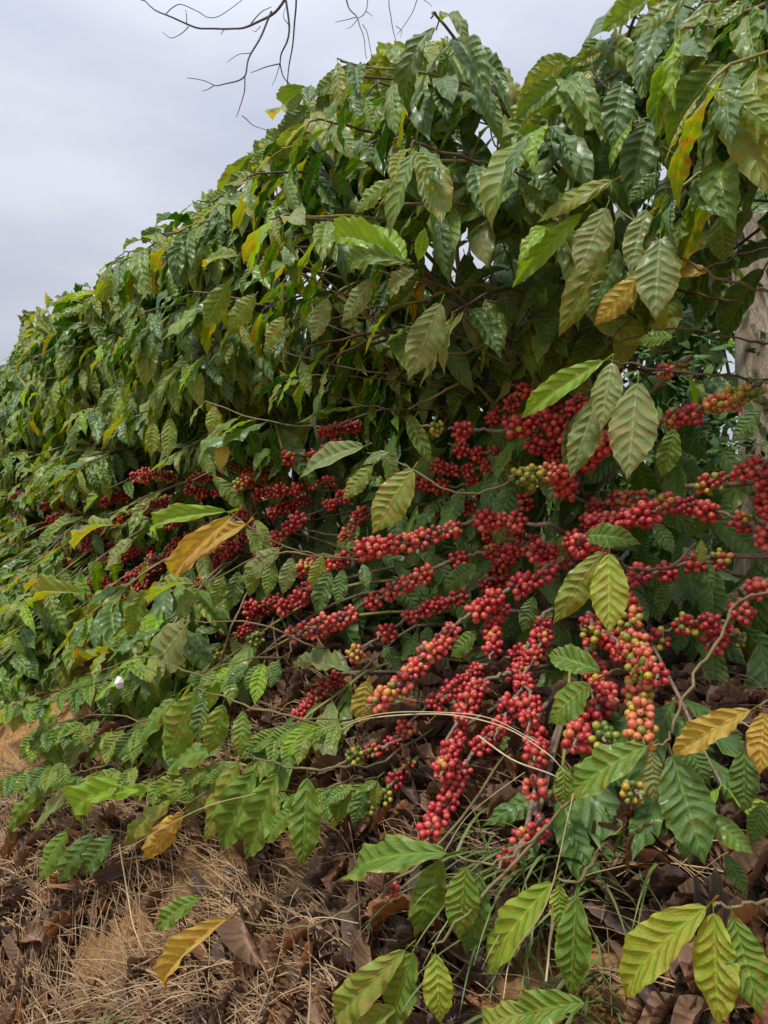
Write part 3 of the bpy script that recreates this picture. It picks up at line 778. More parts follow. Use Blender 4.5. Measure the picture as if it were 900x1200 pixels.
# bottom sprays
hb(main, [(690, 900, .85), (640, 968, .72), (600, 1000, .66), (570, 1010, .64), (530, 1000, .63)], .0034, .0018, zmax=1.4)
hl(main, (532, 1000), (408, 1032), 44, .62, 'mid', 'arch', 0, n=(0, 0, .4), label='broad green leaf arching left at the tip of the bottom spray')
hl(main, (518, 1005), (486, 1098), 38, .62, 'mid', 'hang', 0)
hl(main, (546, 1012), (538, 1102), 44, .61, 'mid', 'flat', 0)
hl(main, (562, 1020), (546, 1118), 40, .63, 'dark', 'hang', 0)
hb(main, [(640, 968, .72), (560, 1060, .62), (505, 1108, .58)], .0026, .0016, attach=False)
hl(main, (486, 1112), (454, 1206), 44, .57, 'mid', 'flat', 0)
hl(main, (510, 1114), (516, 1200), 40, .57, 'freckled', 'hang', 0)
hl(main, (480, 1108), (390, 1192), 38, .57, 'light', 'arch', 0)
hl(main, (470, 1180), (400, 1225), 30, .57, 'light', 'arch', 0)
hb(main, [(700, 1000, .74), (680, 1030, .68), (655, 1030, .66)], .0026, .0016, attach=False)
hl(main, (652, 1030), (570, 1144), 46, .65, 'freckled', 'smooth', 0, label='yellow-edged green leaf sweeping down to the left')
hl(main, (655, 1034), (655, 1090), 32, .65, 'freckled', 'flat', 0)
hl(main, (676, 1045), (668, 1168), 40, .65, 'mid', 'hang', 0)
hl(main, (690, 1175), (600, 1196), 36, .6, 'mid', 'arch', 0)
hl(main, (640, 1185), (560, 1215), 34, .6, 'light', 'arch', 0)
hb(right, [(960, 1040, .8), (900, 1056, .70), (860, 1062, .67), (834, 1060, .66)], .003, .0018, attach=True, zmax=1.4)
hl(right, (834, 1058), (733, 1168), 54, .65, 'freckled', 'smooth', 0, label='bright yellow-green leaf with rusty freckles at the bottom right')
hl(right, (836, 1064), (842, 1204), 50, .65, 'freckled', 'hang', 0)
hl(right, (858, 1070), (892, 1192), 54, .66, 'mid', 'flat', 0)
# left bottom spray
hb(main, [(450, 890, .78), (415, 897, .70), (365, 902, .64), (320, 893, .62), (290, 884, .61), (255, 868, .61)], .003, .0016, attach=True, zmax=1.4)
S2 = [((262, 879), (196, 909), 32, 'mid', 'flat'), ((231, 808), (194, 892), 44, 'mid', 'hang'), ((208, 818), (158, 880), 34, 'mid', 'hang'), ((262, 823), (244, 884), 34, 'mid', 'flat'), ((285, 832), (281, 888), 36, 'mid', 'flat'),
      ((266, 888), (214, 962), 34, 'pale', 'flat'), ((281, 890), (240, 988), 36, 'light', 'flat'), ((301, 898), (258, 996), 44, 'mid', 'flat'), ((327, 902), (288, 1008), 42, 'mid', 'hang'), ((360, 907), (354, 1018), 36, 'mid', 'hang'),
      ((345, 948), (308, 988), 26, 'mid', 'flat'), ((240, 815), (232, 872), 28, 'dark', 'hang'), ((300, 905), (276, 975), 32, 'dark', 'hang')]
for b, t, w, m, k in S2: hl(main, b, t, w, .61 + random.uniform(-.012, .012), m, k, -.01)
hb(main, [(405, 862, .75), (340, 840, .66), (285, 826, .62), (230, 806, .62)], .0028, .0016, attach=False)
hb(left1, [(330, 905, .72), (260, 920, .62), (215, 940, .58), (190, 928, .57)], .0022, .0014, attach=True, zmax=1.4)
hl(left1, (188, 926), (106, 972), 26, .56, 'lime', 'arch', 0, label='yellow-green leaf low on the bank to the left')
hl(left1, (202, 938), (142, 990), 26, .56, 'light', 'hang', 0)
hl(left1, (214, 950), (167, 1010), 26, .56, 'yellow', 'hang', 0)
# low twig with two leaves over the litter
hb(main, [(520, 985, .72), (440, 1045, .62), (400, 1072, .585), (340, 1088, .56), (272, 1074, .55)], .0024, .0014, attach=True, zmax=1.35)
hl(main, (272, 1074), (196, 1160), 28, .54, 'yellow', 'arch', 0, label='yellow leaf with a rusty midrib hanging low over bare clay')
hl(main, (238, 1050), (182, 1092), 24, .55, 'mid', 'arch', 0)
for b, t, w, m in [((92, 840), (54, 902), 30, 'mid'), ((120, 845), (82, 902), 28, 'pale'), ((70, 838), (28, 880), 28, 'mid'), ((90, 920), (46, 972), 26, 'pale'), ((80, 972), (44, 1034), 28, 'mid'), ((110, 974), (68, 1036), 26, 'dark'),
    ((136, 975), (97, 1027), 26, 'dark'), ((60, 914), (8, 976), 24, 'mid'), ((50, 905), (5, 935), 22, 'light'), ((220, 732), (176, 792), 52, 'pale'), ((158, 768), (82, 788), 24, 'light'), ((132, 790), (70, 812), 24, 'mid'),
    ((180, 793), (131, 835), 34, 'pale'), ((230, 684), (172, 708), 20, 'light'), ((157, 632), (124, 668), 26, 'pale'), ((136, 616), (86, 644), 24, 'light'), ((104, 698), (50, 722), 22, 'light'), ((170, 690), (150, 745), 22, 'mid'),
    ((40, 700), (20, 750), 22, 'mid'), ((150, 640), (125, 660), 22, 'mid'), ((200, 760), (165, 850), 34, 'mid'), ((60, 760), (10, 780), 24, 'light'), ((50, 830), (0, 850), 24, 'light')]:
    hl(left1 if b[0] > 120 else left2, b, t, w, .62 if b[1] > 800 else .72, m, random.choice(['hang', 'flat', 'arch']), 0)
hb(left1, [(440, 640, .95), (400, 655, .82), (345, 648, .74), (300, 655, .72), (225, 690, .70)], .0024, .0014)
for b, t, w, m in [((343, 652), (331, 697), 26, 'pale'), ((378, 650), (365, 692), 26, 'light'), ((388, 668), (370, 720), 28, 'dark'), ((402, 666), (395, 710), 26, 'dark'), ((425, 660), (431, 690), 24, 'dark'), ((330, 642), (280, 682), 28, 'pale'), ((300, 660), (292, 700), 26, 'mid'), ((262, 672), (250, 712), 26, 'mid'), ((235, 690), (205, 722), 26, 'mid'), ((320, 655), (312, 700), 24, 'mid'), ((280, 668), (270, 715), 24, 'dark')]:
    hl(left1, b, t, w, .74, m, 'flat', -.01)
hb(left1, [(380, 760, .85), (300, 730, .74), (230, 728, .70)], .0024, .0014, zmax=1.5)
hb(left1, [(320, 800, .78), (230, 790, .68), (170, 770, .66), (110, 790, .62)], .0024, .0014, zmax=1.5)
hb(left2, [(210, 860, .74), (150, 840, .66), (90, 845, .62), (60, 905, .60)], .0024, .0014, zmax=1.5)
hb(left2, [(230, 940, .68), (150, 955, .62), (80, 968, .60)], .0022, .0012, zmax=1.5)
# pendant sprays that hang over the edge of the bank, leaf pairs in rows
for x0, y0, ln, Ls, bsh in [(150, 850, 80, 52, left1), (110, 800, 80, 46, left2), (60, 850, 70, 44, left2), (200, 905, 80, 50, left1), (95, 905, 80, 46, left2), (30, 900, 60, 42, left2), (330, 850, 90, 58, left1), (390, 920, 70, 58, main), (260, 780, 90, 50, left1), (170, 860, 60, 48, left1), (25, 820, 60, 40, left2), (300, 935, 70, 54, main)]:
    v0 = vclamp(x0, y0 + Ls, .72, .05)
    P_ = [(x0+ln*.9, y0-16, v0+.14), (x0+ln*.4, y0-8, v0+.04), (x0, y0, v0), (x0-ln*.3, y0+10, v0-.01)]
    hb(bsh, P_, .0024, .0013, M_LTWIG, zmax=1.6)
    for k in range(6):
        xb = x0 + ln*(.75 - k*.2); yb = y0 + 12*(.3 - (.75-k*.2)) 
        for sd in (-1, 1):
            ll = Ls*random.uniform(.8, 1.15)*(1 if k else .8)
            hl(bsh, (xb, yb), (xb - ll*random.uniform(.15, .5) + sd*8, yb + ll*(random.uniform(.65, .95) if sd > 0 else random.uniform(.3, .8))), ll*.36, v0, pick([('mid', .5), ('dark', .2), ('light', .22), ('lime', .08)]), random.choice(['hang', 'smooth', 'hang']), random.uniform(-.05, 0))
# orange autumn leaves in the left crown
for b, t, w, m in [((262, 515), (258, 552), 16, 'yellow'), ((200, 488), (196, 538), 18, 'light'), ((180, 495), (177, 536), 16, 'light'), ((178, 395), (170, 455), 28, 'light'), ((252, 475), (246, 510), 22, 'light'), ((268, 330), (240, 385), 30, 'mid'), ((300, 345), (268, 385), 30, 'light'), ((240, 315), (280, 300), 24, 'light'), ((460, 210), (416, 250), 24, 'light'), ((385, 348), (365, 402), 36, 'pale'), ((335, 370), (310, 410), 26, 'light'), ((440, 325), (400, 378), 26, 'pale')]:
    hl(left1 if b[0] < 300 else main, b, t, w, .80, m, 'hang', -.01)

# thin bare branches fanning out of the stems, a few leaves along each
for pts, m in [([(560, 440, 1.2), (470, 395, 1.08), (400, 350, 1.0), (330, 310, .95)], M_DTWIG), ([(565, 460, 1.2), (480, 450, 1.05), (400, 440, .95), (330, 440, .9)], M_DTWIG), ([(570, 430, 1.2), (500, 370, 1.1), (460, 300, 1.05), (440, 240, 1.0)], M_DTWIG),
               ([(600, 430, 1.2), (560, 350, 1.12), (520, 300, 1.08), (480, 220, 1.05)], M_DTWIG), ([(640, 420, 1.2), (610, 350, 1.15), (590, 280, 1.1), (575, 200, 1.05)], M_DTWIG), ([(645, 430, 1.2), (690, 370, 1.15), (730, 300, 1.1)], M_DTWIG),
               ([(655, 400, 1.2), (670, 320, 1.18), (668, 250, 1.15), (680, 180, 1.1)], M_DTWIG), ([(560, 470, 1.2), (500, 480, 1.08), (440, 478, .98), (380, 460, .92)], M_DTWIG), ([(600, 450, 1.2), (640, 380, 1.15), (690, 330, 1.1), (760, 310, 1.06)], M_DTWIG),
               ([(430, 400, 1.1), (350, 370, .95), (280, 350, .88), (220, 340, .85)], M_TWIG), ([(450, 480, 1.1), (380, 500, .95), (300, 490, .88), (240, 470, .84)], M_TWIG), ([(520, 420, 1.15), (440, 380, 1.0), (380, 325, .9), (350, 290, .86)], M_GTWIG), ([(620, 440, 1.2), (550, 400, 1.1), (520, 390, 1.02), (470, 380, .98)], M_TWIG)]:
    br, sp = hb(main, pts, .0026, .0013, m)
    leafy(main, sp, .14, run=.26, mix=MIX_TOP, out=N*-1)
# dark leaves between the cherry arms
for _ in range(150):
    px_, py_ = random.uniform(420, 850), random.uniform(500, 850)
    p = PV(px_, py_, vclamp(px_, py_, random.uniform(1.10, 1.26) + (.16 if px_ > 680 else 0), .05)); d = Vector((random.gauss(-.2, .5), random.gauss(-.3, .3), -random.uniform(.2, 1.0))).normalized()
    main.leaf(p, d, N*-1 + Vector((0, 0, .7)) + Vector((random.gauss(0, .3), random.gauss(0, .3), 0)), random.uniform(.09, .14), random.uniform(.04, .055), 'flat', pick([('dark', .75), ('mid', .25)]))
# shoots that make the crown line
for bsh, pts, m in [(main, [(535, 130, 1.2), (528, 80, 1.15), (524, 42, 1.14)], 'light'), (main, [(440, 140, 1.15), (452, 90, 1.1), (455, 62, 1.1)], 'mid'), (main, [(380, 170, 1.1), (372, 120, 1.08), (365, 100, 1.08)], 'light'),
                    (main, [(580, 170, 1.2), (572, 110, 1.2), (566, 82, 1.2)], 'mid'), (right, [(660, 120, 1.15), (650, 95, 1.12), (642, 90, 1.1)], 'light'), (left1, [(320, 200, 1.1), (312, 170, 1.1), (300, 165, 1.1)], 'light'),
                    (left1, [(250, 280, 1.1), (240, 245, 1.08), (235, 238, 1.08)], 'mid'), (left2, [(190, 330, 1.1), (182, 300, 1.08), (178, 292, 1.08)], 'light'), (left2, [(140, 370, 1.1), (134, 345, 1.1), (128, 336, 1.1)], 'mid'), (left3, [(70, 400, 1.1), (60, 370, 1.1), (50, 362, 1.1)], 'light')]:
    br, sp = hb(bsh, pts, .003, .0016, M_GTWIG)
    bx = pts[-1]
    for k in range(9):
        a = random.uniform(-1, 1); sc = 870*.155/PV(*bx).y*random.uniform(.75, 1.1); oy = random.uniform(0, 50)
        hl(bsh, (bx[0]+a*6, bx[1]+oy), (bx[0]+a*sc*.75 + 2, bx[1]+oy+sc*random.uniform(.25, .9)), sc*.36, bx[2], random.choice([m, 'dark', 'mid', 'light']), random.choice(['arch', 'hang']), random.uniform(-.08, .04))
for i_ in range(34):
    x_ = 4 + i_*21 + random.uniform(-8, 8); y_ = interp(SKY, x_) + random.uniform(4, 26)
    if 585 < x_ < 625: continue
    bsh = left4 if x_ < 40 else left3 if x_ < 110 else left2 if x_ < 215 else left1 if x_ < 350 else main if x_ < 600 else right
    v_ = random.uniform(1.05, 1.25)
    hb(bsh, [(x_+14, y_+70, v_+.03), (x_+5, y_+28, v_), (x_, y_+5, v_)], .0026, .0013, M_GTWIG)
    sc = 870*.15/PV(x_, y_, v_).y
    for k in range(7):
        a = random.choice([-1, -1, 1])*random.uniform(.35, 1); oy = 4 + k*4.5
        hl(bsh, (x_ + k*.8, y_+oy), (x_ + a*sc*random.uniform(.4, .8), y_ + oy + sc*random.uniform(.05, .7)), sc*.30, v_, random.choice(['light', 'dark', 'mid', 'mid']), random.choice(['arch', 'arch', 'smooth']), random.uniform(-.12, .04))
# the crowns, grown
canopy(main, 96, zc=2.07, a=.66, b=.50, cu=.66, cl=.42, mix=MIX_TOP, leaf_len=.146)
canopy(right, 76, zc=2.14, a=.60, b=.50, cu=.60, cl=.46, mix=MIX_TOP, leaf_len=.160)
canopy(left1, 104, zc=2.03, cu=.68, mix=MIX_TOP, leaf_len=.158)
canopy(left2, 106, zc=2.03, cu=.64, mix=MIX_LEFT, leaf_len=.162)
canopy(left3, 104, zc=2.03, cu=.60, mix=MIX_LEFT, leaf_len=.162)
canopy(left4, 96, zc=2.03, cu=.60, mix=MIX_LEFT, leaf_len=.162, a=.8)
low_branches(left1, 30, vr=(.66, .9), box=(60, 640, 330, 985), zr=(.05, .36))
low_branches(main, 5, vr=(.62, .9), box=(190, 780, 440, 935), zr=(.03, .2), ur=.9)
low_branches(main, 4, vr=(.8, .95), box=(640, 860, 900, 960), zr=(.03, .12), ur=.9, mix=[('dark', 1)])
low_branches(left2, 64, vr=(.46, .9), box=(-40, 600, 260, 1010), zr=(.05, .36))
low_branches(left3, 34, vr=(.60, .95), box=(-60, 560, 200, 900))
low_branches(left4, 20, vr=(.7, 1.0), box=(-80, 560, 120, 820))
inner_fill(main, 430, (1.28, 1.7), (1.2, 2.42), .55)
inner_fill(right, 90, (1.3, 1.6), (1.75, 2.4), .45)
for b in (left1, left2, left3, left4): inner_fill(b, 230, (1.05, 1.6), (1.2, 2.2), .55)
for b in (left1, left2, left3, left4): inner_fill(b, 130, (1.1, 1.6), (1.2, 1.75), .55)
for b in (left1, left2, left3, left4):
    for _ in range({left1: 16, left2: 30, left3: 34, left4: 34}[b]):
        tip = UV(b.u + random.uniform(-.5, .5), random.uniform(.80, 1.0), random.uniform(1.32, 1.74))
        S = b.stem_near(tip, tip.z + .1)
        _, sp = b.branch([S, (S+tip)/2 + Vector((0, 0, .05)), tip], .004, .0018, random.choice([M_TWIG, M_GTWIG]))
        keep = len(LEAVES); BAND[0] = .5 if b is not left1 else .2
        leafy(b, sp, .15, run=.22, mix=MIX_LEFT, out=N*-1, droop=(.3, 1.0))
        BAND[0] = .22

# second row, seen through the gaps
BACK = 'coffee bushes behind the front row'
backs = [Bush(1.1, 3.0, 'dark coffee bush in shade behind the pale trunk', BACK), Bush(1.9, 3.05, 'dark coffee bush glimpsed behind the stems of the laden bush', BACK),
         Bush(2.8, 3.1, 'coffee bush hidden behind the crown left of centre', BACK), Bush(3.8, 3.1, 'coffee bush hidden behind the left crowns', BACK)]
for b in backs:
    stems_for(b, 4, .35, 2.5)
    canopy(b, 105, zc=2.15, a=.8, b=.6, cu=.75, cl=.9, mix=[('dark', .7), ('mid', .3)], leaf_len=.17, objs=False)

# ------------------------------------------------------------------ cherries
def ico(sub):
    bm = bmesh.new(); bmesh.ops.create_icosphere(bm, subdivisions=sub, radius=1.0)
    v = np.array([tuple(x.co) for x in bm.verts]); f = np.array([[l.index for l in x.verts] for x in bm.faces]); bm.free()
    # turn a vertex to +Z and stretch slightly
    d = v[0]/np.linalg.norm(v[0])
    R = np.array(Vector(d).rotation_difference(Vector((0, 0, 1))).to_matrix())
    v = v @ R.T
    tip = (v[:, 2] > 0.985).astype(float)
    v = v*np.array([1, 1, 1.18])
    v[:, 2] -= 0.10*tip
    return v, f, tip
ICO2, ICO3 = ico(2), ico(3)
def tone_for(kind):
    r = random.random()
    if kind == 'ripe': return (random.choice([.34, .46, .95]) if random.random() < .06 else random.choice([.52, .58, .63, .68, .70, .75, .83]) + random.uniform(-.03, .03))
    if kind == 'dull': return random.choice([.46, .48, .50, .50, .52, .54, .56, .62, .93, 1.0]) + random.uniform(-.02, .02)
    if kind == 'bright': return random.choice([.50, .54, .58, .62, .66, .70, .74]) + random.uniform(-.02, .02)
    if kind == 'mixed': return random.choice([.12, .22, .30, .42, .60, .68, .72, .74])
    if kind == 'orange': return random.choice([.26, .36, .44, .46, .50, .54, .20])
    if kind == 'green': return random.choice([.0, .06, .12, .18, .24, .30])
    return .7
def berry_layout(seed, n):
    r = random.Random(seed); pts = []
    for _ in range(4000):
        if len(pts) >= n: break
        an = r.uniform(0, 2*math.pi); rad = r.uniform(0.75, 1.45); x = r.gauss(0, 0.7)
        if abs(x) > 1.3: continue
        rad *= math.sqrt(max(.2, 1-(x/2.0)**2))
        p = Vector((x, math.cos(an)*rad, math.sin(an)*rad))
        if all((p-q).length > 0.93 for q in pts): pts.append(p)
    return pts          # in berry diameters, branch along X
LAY = [berry_layout(40+i, 18) for i in range(7)]
def berry_rot(p):
    d = Vector((p.x*1.1, p.y, p.z)).normalized()
    return Vector((0, 0, 1)).rotation_difference(d).to_matrix()
_bc = {}
def cluster_mesh(i, kind, big):
    key = (i, kind, big)
    if key in _bc: return _bc[key]
    bv, bf, bt = ICO2
    V = []; Fs = []; T = []; TP = []; n = 0
    pts = LAY[i] if big else LAY[i][:10]
    for p in pts:
        R = np.array(berry_rot(p)); s = 0.5*random.uniform(.78, 1.10)
        v = (bv*s) @ R.T + np.array(p)
        V.append(v); Fs.append(bf+n); n += len(v); T.append(np.full(len(v), tone_for(kind))); TP.append(bt)
    g = Geo(); g.add(np.concatenate(V), np.concatenate(Fs)); me = g.mesh('cherries', [M_BERRY])
    a = me.attributes.new('tone', 'FLOAT', 'POINT'); a.data.foreach_set('value', np.concatenate(T).astype(np.float32))
    a = me.attributes.new('tip', 'FLOAT', 'POINT'); a.data.foreach_set('value', np.concatenate(TP).astype(np.float32))
    _bc[key] = me; return me
_bm = {}
def berry_mesh(tone):
    k = round(tone, 2)
    if k not in _bm:
        v, f, t = ICO3; g = Geo(); g.add(v*0.5, f); me = g.mesh('cherry', [M_BERRY])
        a = me.attributes.new('tone', 'FLOAT', 'POINT'); a.data.foreach_set('value', np.full(len(v), k, dtype=np.float32))
        a = me.attributes.new('tip', 'FLOAT', 'POINT'); a.data.foreach_set('value', t.astype(np.float32))
        _bm[k] = me
    return _bm[k]
BD = 0.0116
CLUST = []
NB = [0]
def put_cluster(par, bush, p, d, kind, size=1.0, single=False, big=True):
    q = Vector((1, 0, 0)).rotation_difference(d.normalized()).to_matrix() @ Matrix.Rotation(random.uniform(0, 6.28), 3, 'X')
    i = random.randrange(len(LAY))
    loc = p - bush.loc
    if single and NB[0] < 280:
        for bp in LAY[i]:
            m = (q @ berry_rot(bp)).to_4x4(); s = BD*size*random.uniform(.80, 1.10)
            m = Matrix.Translation(loc + q @ (bp*BD*size)) @ m @ Matrix.Diagonal((s, s, s, 1))
            link('berry', berry_mesh(tone_for(kind)), par, m); NB[0] += 1
    else:
        s = BD*size
        link('berry_cluster', cluster_mesh(i, kind, big), par, Matrix.Translation(loc) @ q.to_4x4() @ Matrix.Diagonal((s, s, s, 1)))
    CLUST.append((p, 1.7*BD*size))
def string(bush, pts, v0, v1, kinds=('ripe',), size=1.0, space=0.021, single=False, attach=True, zmax=None, big=True, gap=0.0):
    """a fruiting branch: pixel points from its tip to its base, at v0 (tip) to v1 (base)"""
    n = len(pts)
    if pts[0][0] > 768:       # the right arms stand as far off as the stems
        v0 = max(v0, 1.06 + (pts[0][0]-768)*0.0006); v1 = max(v1, v0 + .04)
    P = [PV(x, y, vclamp(x, y, v0 + (v1-v0)*i/max(1, n-1), .03)) for i, (x, y) in enumerate(pts)]
    full = list(P)
    if attach:
        S = bush.stem_near(P[-1] + Vector((0, 0, -.03)), zmax or P[-1].z+.15)
        if (S-P[-1]).length > .02: full = full + [S]
    if len(full) < 2: full = full + [full[0] + Vector((.02, .03, .0))]
    d0 = (full[0]-full[1]).normalized()
    full = [full[0] + d0*0.03] + full
    br, sp = bush.branch(full[::-1], .0042, .0018, M_TWIG, 'fruiting_branch') if bush is main or bush is right else bush.branch(full[::-1], .0028, .0014, M_DTWIG, 'fruiting_branch')
    # walk the cherry part
    sp2 = smooth_pts(P, 5) if len(P) > 1 else [P[0], P[0]]
    L = [0]
    for a, b in zip(sp2, sp2[1:]): L.append(L[-1]+(b-a).length)
    tot = L[-1]; s = 0.0
    if tot < 1e-5:
        put_cluster(br, bush, P[0], d0, kinds[0], size, single, big); return
    while s <= tot + 1e-6:
        i = min(max(j for j in range(len(L)) if L[j] <= s+1e-9), len(sp2)-2)
        p = sp2[i].lerp(sp2[i+1], (s-L[i])/max(1e-6, L[i+1]-L[i]))
        k = kinds[min(len(kinds)-1, int(s/tot*len(kinds)*.999))]
        if random.random() >= gap + .07:
            put_cluster(br, bush, p + Vector((0, 0, -.003)), sp2[i+1]-sp2[i], k, size*random.uniform(.86, 1.08), single, big)
        s += space*1.18*size*random.uniform(.8, 1.3)

B = main
string(B, [(445, 819), (460, 808), (477, 792), (496, 771), (515, 755), (528, 737), (544, 725), (560, 712), (581, 699), (603, 688), (627, 677), (650, 662)], .78, 1.08, ('orange', 'dull', 'dull', 'dull', 'dull', 'bright', 'bright', 'ripe', 'ripe', 'ripe'), 1.04, .022, single=True)
string(B, [(429, 641), (463, 636), (483, 634), (507, 624), (531, 619), (549, 612), (571, 609), (597, 609), (627, 615), (648, 616)], .86, 1.10, ('bright', 'dull', 'dull', 'bright', 'ripe', 'ripe', 'ripe'), 1.05, .021)
string(B, [(346, 741), (362, 735), (382, 727), (405, 722), (423, 709), (447, 699), (467, 688), (491, 675), (512, 663), (533, 656), (555, 650), (584, 643), (610, 638)], .80, 1.12, ('dull', 'dull', 'bright', 'dull', 'bright', 'ripe', 'ripe', 'ripe'), 1.0, .026, gap=.05)
string(B, [(416, 764), (435, 752), (453, 741), (472, 728), (489, 717), (515, 706), (539, 697), (562, 685), (590, 676)], .86, 1.12, ('orange', 'mixed', 'bright', 'ripe', 'ripe'), .98, .026, gap=.08)
string(B, [(541, 503), (562, 503), (585, 505), (607, 508)], .98, 1.08, ('ripe',), 1.05, .03)
string(B, [(512, 500), (520, 500)], .97, .98, ('green',), .85, .02, attach=False)
string(B, [(613, 457), (627, 462), (645, 470), (660, 462), (673, 452)], 1.12, 1.18, ('ripe',), 1.0, .024)
string(B, [(603, 500), (625, 492), (643, 493), (657, 510), (662, 530)], 1.04, 1.14, ('ripe',), 1.12, .021)
string(B, [(627, 517), (645, 528), (660, 545)], 1.08, 1.15, ('ripe',), 1.05, .024)
string(B, [(612, 557), (624, 556), (637, 553), (653, 553), (662, 562), (663, 578)], .99, 1.12, ('green', 'orange', 'bright', 'bright', 'ripe'), 1.08, .022)
string(B, [(722, 506), (705, 522), (690, 535), (672, 545)], 1.06, 1.16, ('ripe',), 1.05, .024)
string(B, [(678, 470), (668, 485), (655, 500)], 1.10, 1.16, ('ripe', 'ripe', 'ripe'), 1.05, .024)
string(B, [(897, 627), (877, 613), (853, 603), (822, 595), (790, 589), (767, 586), (747, 584), (727, 583), (707, 588), (690, 596)], .90, 1.12, ('bright', 'mixed', 'bright', 'ripe', 'orange', 'mixed', 'orange', 'ripe', 'ripe'), 1.0, .030, gap=.05)
string(B, [(760, 600), (740, 606), (723, 610), (705, 612), (685, 610)], 1.04, 1.14, ('ripe',), 1.0, .026)
string(B, [(880, 457), (870, 463), (850, 467), (833, 473), (812, 483), (783, 490)], .96, 1.08, ('green', 'orange', 'orange', 'bright', 'ripe'), .95, .030)
string(B, [(780, 433), (790, 428), (800, 427)], 1.1, 1.16, ('mixed', 'green'), .8, .034, big=False)
string(right, [(887, 545), (870, 552), (837, 563), (820, 569)], 1.0, 1.10, ('ripe', 'mixed'), .9, .032)
string(B, [(683, 637), (697, 645), (668, 630)], 1.0, 1.1, ('ripe',), 1.05, .022)
string(B, [(613, 587), (600, 592), (585, 586), (560, 584)], 1.13, 1.2, ('ripe',), 1.0, .03)
for row in ([(470, 560), (500, 566), (530, 570), (560, 566), (590, 570)], [(530, 590), (560, 596), (590, 598)], [(515, 545), (535, 550), (560, 548), (585, 545), (610, 540)], [(490, 590), (510, 597)],
            [(600, 620), (620, 632), (640, 640)], [(575, 625), (590, 655), (600, 662)], [(540, 525), (560, 532), (590, 528)], [(600, 470), (590, 480), (575, 490)]):
    string(B, row, 1.12, 1.18, ('ripe',), .95, .034, gap=.12)
string(B, [(630, 645), (648, 650), (664, 655)], 1.06, 1.12, ('ripe',), 1.05, .023)
string(B, [(607, 640), (590, 655), (580, 668), (560, 672)], 1.08, 1.14, ('ripe',), 1.0, .026)
string(B, [(577, 758), (579, 747), (577, 733), (584, 715)], .96, 1.02, ('ripe',), .98, .022)
string(B, [(475, 852), (501, 829), (528, 806), (549, 792), (565, 780), (587, 775), (613, 762), (632, 745), (642, 725)], .84, 1.08, ('ripe',), .95, .030, gap=.16)
string(B, [(531, 853), (549, 822), (565, 800), (590, 790), (611, 787)], .84, 1.0, ('bright', 'ripe'), .95, .028, gap=.15)
string(B, [(587, 848), (600, 822), (612, 806), (611, 787), (617, 770), (627, 750)], .86, 1.04, ('ripe',), .92, .028, gap=.2)
string(B, [(620, 840), (622, 815), (614, 795), (633, 755), (634, 732), (645, 715)], .88, 1.04, ('bright', 'ripe'), .92, .028, gap=.18)
string(B, [(752, 858), (750, 831), (748, 812), (747, 793), (747, 764), (740, 738), (737, 711), (728, 695)], .84, 1.02, ('orange', 'orange', 'mixed', 'orange', 'mixed', 'bright'), 1.0, .026)
string(B, [(767, 788), (757, 776), (740, 760), (727, 762), (716, 745)], .88, 1.02, ('mixed', 'orange', 'ripe', 'ripe'), .95, .026)
string(B, [(790, 830), (788, 833)], .88, .89, ('mixed',), 1.0, .03, attach=False)
string(B, [(688, 737), (697, 747), (690, 720)], .98, 1.06, ('mixed', 'ripe'), 1.0, .024)
string(B, [(677, 864), (682, 848), (703, 827), (712, 815), (700, 790), (690, 770)], .86, 1.04, ('ripe',), 1.05, .026)
string(B, [(707, 861), (706, 858)], .84, .85, ('green',), 1.05, .03, attach=False)
string(right, [(770, 748), (793, 733), (817, 728), (836, 727), (857, 727), (877, 703), (895, 680)], .93, 1.02, ('mixed', 'mixed', 'ripe', 'orange', 'bright', 'bright'), 1.0, .034)
string(right, [(838, 750), (850, 740)], .92, .94, ('bright',), .95, .03, attach=False)
string(right, [(747, 672), (775, 669), (797, 662), (830, 655), (857, 653)], 1.04, 1.16, ('ripe', 'ripe', 'mixed'), .95, .034)
string(right, [(895, 560), (905, 570)], 1.0, 1.05, ('ripe',), .95, .03)
string(B, [(627, 882), (630, 870), (625, 850)], .84, .9, ('ripe',), .9, .028)
string(B, [(627, 921), (630, 930), (634, 938)], .76, .8, ('bright', 'mixed'), .9, .03)
string(B, [(632, 966), (628, 978)], .74, .76, ('ripe',), .8, .026, attach=False, big=False)
string(B, [(505, 972), (512, 955), (525, 935), (531, 916), (545, 897), (556, 880), (572, 862), (590, 850)], .72, .92, ('ripe',), .92, .026)
string(B, [(520, 900), (532, 868), (545, 850)], .78, .9, ('ripe',), .92, .028)
string(B, [(397, 896), (422, 882), (446, 875), (470, 866)], .76, .86, ('green', 'mixed', 'ripe'), .85, .030)
string(B, [(430, 946), (450, 930), (465, 911), (480, 895)], .74, .84, ('green', 'mixed', 'mixed'), .85, .034)
string(B, [(595, 1003), (604, 992), (616, 975)], .70, .74, ('ripe',), .75, .034, big=False)
string(B, [(458, 1040), (465, 1033)], .64, .66, ('ripe',), .75, .034, big=False, attach=False)
string(B, [(743, 925), (738, 920)], .84, .85, ('green',), .9, .03, attach=False)
string(B, [(823, 864), (833, 881)], .88, .89, ('ripe', 'green'), .8, .03, attach=False)
string(B, [(862, 746), (870, 748)], .98, .99, ('green',), .7, .03, attach=False, big=False)
string(B, [(350, 836), (362, 822), (385, 800), (400, 790)], .80, .92, ('ripe',), .85, .032)
string(B, [(350, 700), (362, 690)], .98, 1.0, ('ripe',), .9, .03)
